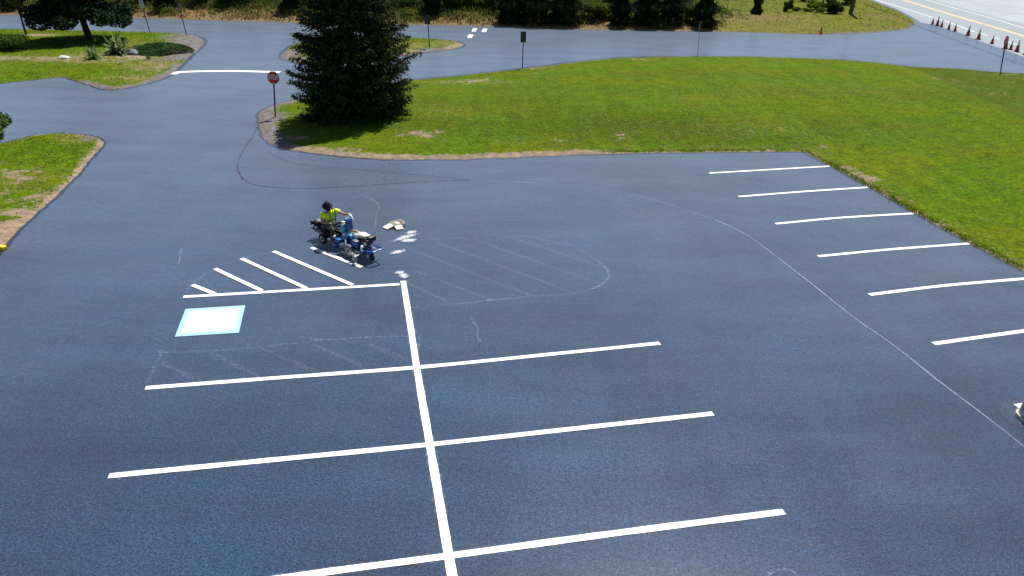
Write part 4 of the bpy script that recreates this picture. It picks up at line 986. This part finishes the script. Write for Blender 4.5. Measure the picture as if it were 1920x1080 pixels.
# engine block and its cream and white shrouds
e=MB(); e.box((1.72,.06,.52),(.34,.30,.26),None,.03).box((1.93,.06,.62),(.16,.30,.24),None,.04).cyl((1.86,-.14,.52),(1.86,-.02,.52),.10,seg=20).box((1.5,.05,.44),(.3,.3,.2),None,.02)
fe=e.build('front_engine',M['black'],ma)
MB().ball((1.66,.06,.735),.16,(1.15,1,.55),20).box((1.78,.08,.72),(.22,.24,.12),None,.045).ball((1.87,.10,.74),.09,(1.2,1.2,.7),14).build('shroud',M['cream'],fe)
MB().box((1.40,.07,.66),(.36,.28,.14),(0,R(-4),0),.06).build('tank_cover',M['white_plastic'],fe)
m=MB(); m.box((2.05,.10,.72),(.16,.28,.17),(0,R(6),0),.03); m.box((2.08,-.08,.66),(.12,.12,.12),None,.02); m.build('muffler',M['black'],fe)
m=MB(); m.cyl((2.03,-.15,.60),(2.10,-.17,.60),.05,seg=14); m.cyl((1.96,-.17,.50),(2.0,-.20,.50),.035,seg=12); m.build('air_intake',M['alu'],fe)
MB().box((1.45,-.03,.49),(.30,.28,.20),None,.02).cyl((1.32,-.12,.42),(1.32,-.12,.62),.07,seg=16).build('hydraulic_tank',M['bluedeep'],ma)
pb=MB().box((1.62,-.19,.50),(.24,.18,.20),None,.02).build('pump_box',M['blue'],ma)
MB().box((1.62,-.19,.607),(.22,.165,.016),None,.006).build('lid',M['steel'],pb)
MB().tube([(1.24,-.02,.30),(1.22,-.04,.45),(1.25,0,.60)],.055,12).build('filter_bottle',M['steel'],ma)
MB().tube([(1.98,-.22,.34),(1.95,-.23,.46),(1.98,-.22,.52)],.045,10).build('paint_cup',M['white_plastic'],ma)
m=MB(); m.tube([(1.45,.02,.74),(1.22,-.03,.80),(1.08,-.10,.66),(1.10,-.22,.48),(1.28,-.33,.38),(1.6,-.38,.30),(1.85,-.42,.26)],.017,8); m.tube([(1.40,.0,.72),(1.18,-.06,.76),(1.05,-.14,.60),(1.12,-.26,.44),(1.32,-.34,.32),(1.75,-.40,.22)],.013,8); m.build('hose',M['hose'],ma)
MB().tube([(1.50,.06,.76),(1.32,.02,.82),(1.18,-.02,.76),(1.10,-.05,.66)],.021,8).tube([(1.42,.03,.755),(1.26,-.02,.79),(1.14,-.06,.70)],.016,8).build('yellow_hose',M['yellow'],ma)
for P_ in ([(2.05,-.1,.5),(2.28,-.05,.62),(2.42,.12,.60),(2.38,.22,.46),(2.15,.2,.40)],[(1.6,-.26,.56),(1.58,-.34,.44),(1.7,-.38,.28)],[(1.75,-.26,.5),(1.85,-.34,.42),(1.9,-.4,.3)],[(1.0,-.1,.7),(1.1,-.22,.62),(1.2,-.24,.4)]):
    MB().tube(P_,.007,6).build('cable',M['wire'],ma)
# gun arm on the near side
m=MB(); m.cyl((1.45,-.36,.20),(1.98,-.50,.24),.016,seg=8).cyl((1.62,-.25,.27),(1.72,-.58,.25),.015,seg=8).cyl((1.95,-.22,.28),(2.0,-.56,.26),.015,seg=8).box((1.75,-.47,.26),(.10,.07,.07)).box((1.95,-.50,.25),(.08,.10,.09)).cyl((1.88,-.52,.30),(1.90,-.53,.10),.028,seg=10).cyl((1.99,-.54,.26),(2.03,-.56,.08),.02,.012,10).box((1.86,-.50,.13),(.10,.06,.08)).tube([(1.55,-.38,.24),(1.62,-.48,.30),(1.75,-.5,.3)],.012,6)
ga=m.build('gun_arm',M['alu'],ma)
MB().cyl((2.03,-.52,.26),(2.03,-.52,.12),.024,seg=10).cyl((2.03,-.52,.12),(2.03,-.52,.07),.012,seg=8).build('spray_gun',M['steel'],ga)
m=MB(); m.torus((2.2,-.02,.03),(0,0,1),.001,.001,4,3) if False else None
m.tube([(1.62,-.3,.16),(2.0,-.3,.12),(2.35,-.22,.12),(2.5,0,.14)],.010,6); m.build('pointer_rod',M['steel_dark'],ma)

# ------------------------------------------------------------ the operator
def skin_obj(name,V,E,m,parent,root=0,sub=2):
    me=bpy.data.meshes.new(name); me.from_pydata([tuple(v[0]) for v in V],E,[]); o=bpy.data.objects.new(name,me); col.objects.link(o); o.parent=parent
    md=o.modifiers.new('Skin','SKIN'); md.use_smooth_shade=True; md.branch_smoothing=.6
    sv=me.skin_vertices[0].data
    for i,v in enumerate(V):
        r=v[1]; sv[i].radius=(r,r) if isinstance(r,(int,float)) else r
        sv[i].use_root=(i==root)
    sb=o.modifiers.new('Sub','SUBSURF'); sb.levels=sub; sb.render_levels=sub
    me.materials.append(m); return o
pe=empty('person',org,ang,'worker in a black sun hat and high visibility shirt sitting on the line striper','person')
pe.scale=(1.07,)*3; pe.location=org+Matrix.Rotation(ang,3,'Z')@(Vector((-.04,0,.66))*-.07)
pelvis=Vector((-.04,0,.66)); waist=Vector((-.05,-.01,.80)); chest=Vector((.00,-.02,1.00)); neckb=Vector((.035,-.03,1.15)); 
ls=Vector((.03,.165,1.10)); le=Vector((.30,.30,1.01)); lw=Vector((.60,.25,1.10)); lh=Vector((.69,.245,1.125))
rs=Vector((-.02,-.215,1.07)); rel=Vector((-.02,-.30,.80)); rw=Vector((.20,-.20,.80)); rh=Vector((.28,-.18,.81))
lhip=Vector((.0,.10,.64)); lk=Vector((.50,.21,.72)); la=Vector((.52,.27,.24)); lt=Vector((.66,.28,.18))
rhip=Vector((.0,-.10,.64)); rk=Vector((.42,-.24,.68)); ra=Vector((.42,-.29,.26)); rt=Vector((.56,-.31,.185))
head=Vector((.045,-.10,1.285)); chin=Vector((.10,-.12,1.20))
V=[(pelvis,.13),(waist,.12),(chest,.145),(neckb,.065),((neckb+head)/2+Vector((0,0,-.01)),.055),(head,.088),(head+Vector((-.01,0,.06)),.08),(chin,.045),
 (ls,.058),(le,.042),(lw,.028),(lh,(.040,.022)),
 (rs,.058),(rel,.043),(rw,.029),(rh,(.040,.022)),
 (lhip,.085),(lk,.06),(la,.04),(lt,.04),(rhip,.085),(rk,.06),(ra,.04),(rt,.04),
 (head+Vector((.098,-.012,-.02)),.013)]
E_=[(0,1),(1,2),(2,3),(3,4),(4,5),(5,6),(5,7),(2,8),(8,9),(9,10),(10,11),(2,12),(12,13),(13,14),(14,15),(0,16),(16,17),(17,18),(18,19),(0,20),(20,21),(21,22),(22,23),(5,24)]
def hand(iw,ctr,fwd,side,down,curl):
    fwd=fwd.normalized(); side=side.normalized(); down=down.normalized()
    for k,(off,L) in enumerate(((.030,.070),(.010,.078),(-.010,.073),(-.030,.058))):
        b0=ctr+fwd*.035+side*off; a=b0+fwd*L*.45+down*L*.15*curl; c=a+fwd*L*.2*(1-curl)+down*L*.5*curl; i=len(V)
        V.extend([(b0,.0105),(a,.0095),(c,.0085)]); E_.extend([(iw,i),(i,i+1),(i+1,i+2)])
    b0=ctr+side*.045-fwd*.01; c=b0+fwd*.03+side*.015+down*.03; i=len(V); V.extend([(b0,.012),(c,.010)]); E_.extend([(iw,i),(i,i+1)])
hand(11,lh,Vector((1,0,-.1)),Vector((0,-1,.1)),Vector((-.3,0,-1)),.9)
hand(15,rh,Vector((1,.15,.0)),Vector((0,1,.2)),Vector((0,0,-1)),.8)
skin_obj('body',V,E_,M['skin'],pe)
for s_ in (-1,1):
    MB().ball(head+Vector((.078,s_*.03-.012,.012)),.011).build('eye',M['sign_black'],pe)
    MB().ball(head+Vector((-.0,s_*.092,-.01)),.026,(.7,.35,1.1),10).build('ear',M['skin'],pe)
m=MB(); m.ball(chin+Vector((.0,0,.005)),.05,(1,1.05,.75),14); m.ball(head+Vector((-.03,0,-.01)),.099,(.95,.98,1.0),16); m.build('hair',M['hat'],pe)
sl=ls.lerp(le,.62); sr=rs.lerp(rel,.58)
V2=[(pelvis+Vector((0,0,.02)),(.165,.15)),(waist,(.17,.15)),(chest,(.205,.16)),(chest+Vector((.02,-.005,.09)),(.155,.12)),(neckb,.07),(ls,.095),(sl,.086),(rs,.095),(sr,.086)]
shirt=skin_obj('shirt',V2,[(0,1),(1,2),(2,3),(3,4),(2,5),(5,6),(2,7),(7,8)],M['hivis'],pe,2)
V3=[(pelvis,(.15,.14)),(pelvis+Vector((0,0,.08)),.14),(lhip,.115),(lhip.lerp(lk,.55),.092),(lk,.078),(lk.lerp(la,.5),.07),(la+Vector((0,0,.03)),.062),(rhip,.115),(rhip.lerp(rk,.55),.092),(rk,.078),(rk.lerp(ra,.5),.07),(ra+Vector((0,0,.03)),.062)]
skin_obj('trousers',V3,[(0,1),(0,2),(2,3),(3,4),(4,5),(5,6),(0,7),(7,8),(8,9),(9,10),(10,11)],M['khaki'],pe)
for a,t,nm in ((la,lt,'boot'),(ra,rt,'boot')):
    skin_obj(nm,[(a+Vector((-.02,0,.05)),.055),(a+Vector((-.02,0,-.03)),.058),(a.lerp(t,.55)+Vector((0,0,-.02)),(.055,.042)),(t+Vector((.02,0,-.01)),(.052,.034))],[(0,1),(1,2),(2,3)],M['boot'],pe,1)
# reflective stripes: two braces and a belt, laid over the shirt
m=MB(); f=Vector
m.tube([(.115,-.10,.72),(.17,-.11,.88),(.18,-.115,1.02),(.10,-.125,1.15),(.0,-.13,1.19),(-.10,-.11,1.12)],.021,6)
m.tube([(.115,.08,.72),(.16,.075,.88),(.18,.08,1.02),(.12,.09,1.15),(.03,.10,1.20),(-.08,.10,1.13)],.021,6)
m.torus((-.05,-.01,.84),(.05,0,1),.152,.018,28,6,1.5)
m.build('vest_stripe',M['stripe'],pe)
# sun hat with a wide drooping brim
bm=bmesh.new(); prof=[(0.0,.125),(.05,.123),(.085,.105),(.102,.07),(.108,.02),(.112,0),(.15,-.012),(.175,-.036),(.177,-.030),(.15,-.002),(.112,.012)]
rings=[]
for k in range(28):
    a=2*math.pi*k/28; row=[]
    for r_,z_ in prof:
        w_=.016*math.sin(a*2+.7)*(r_>.12)*(r_/.19)
        row.append(bm.verts.new((r_*math.cos(a)*1.06,r_*math.sin(a),z_+w_)))
    rings.append(row)
for k in range(28):
    a,b=rings[k],rings[(k+1)%28]
    for j in range(len(prof)-1):
        if j==0: bm.faces.new((a[0],a[1],b[1])) if a[0]!=b[0] else None
        else: bm.faces.new((a[j],a[j+1],b[j+1],b[j]))
bmesh.ops.remove_doubles(bm,verts=bm.verts,dist=.0005); bmesh.ops.recalc_face_normals(bm,faces=bm.faces)
me=bpy.data.meshes.new('hat'); bm.to_mesh(me); bm.free(); me.polygons.foreach_set('use_smooth',[True]*len(me.polygons)); me.materials.append(M['hat'])
ht=bpy.data.objects.new('hat',me); col.objects.link(ht); ht.parent=pe; ht.scale=(.9,.9,.95); ht.location=head+Vector((-.01,0,.045)); ht.rotation_euler=(R(14),R(16),0)
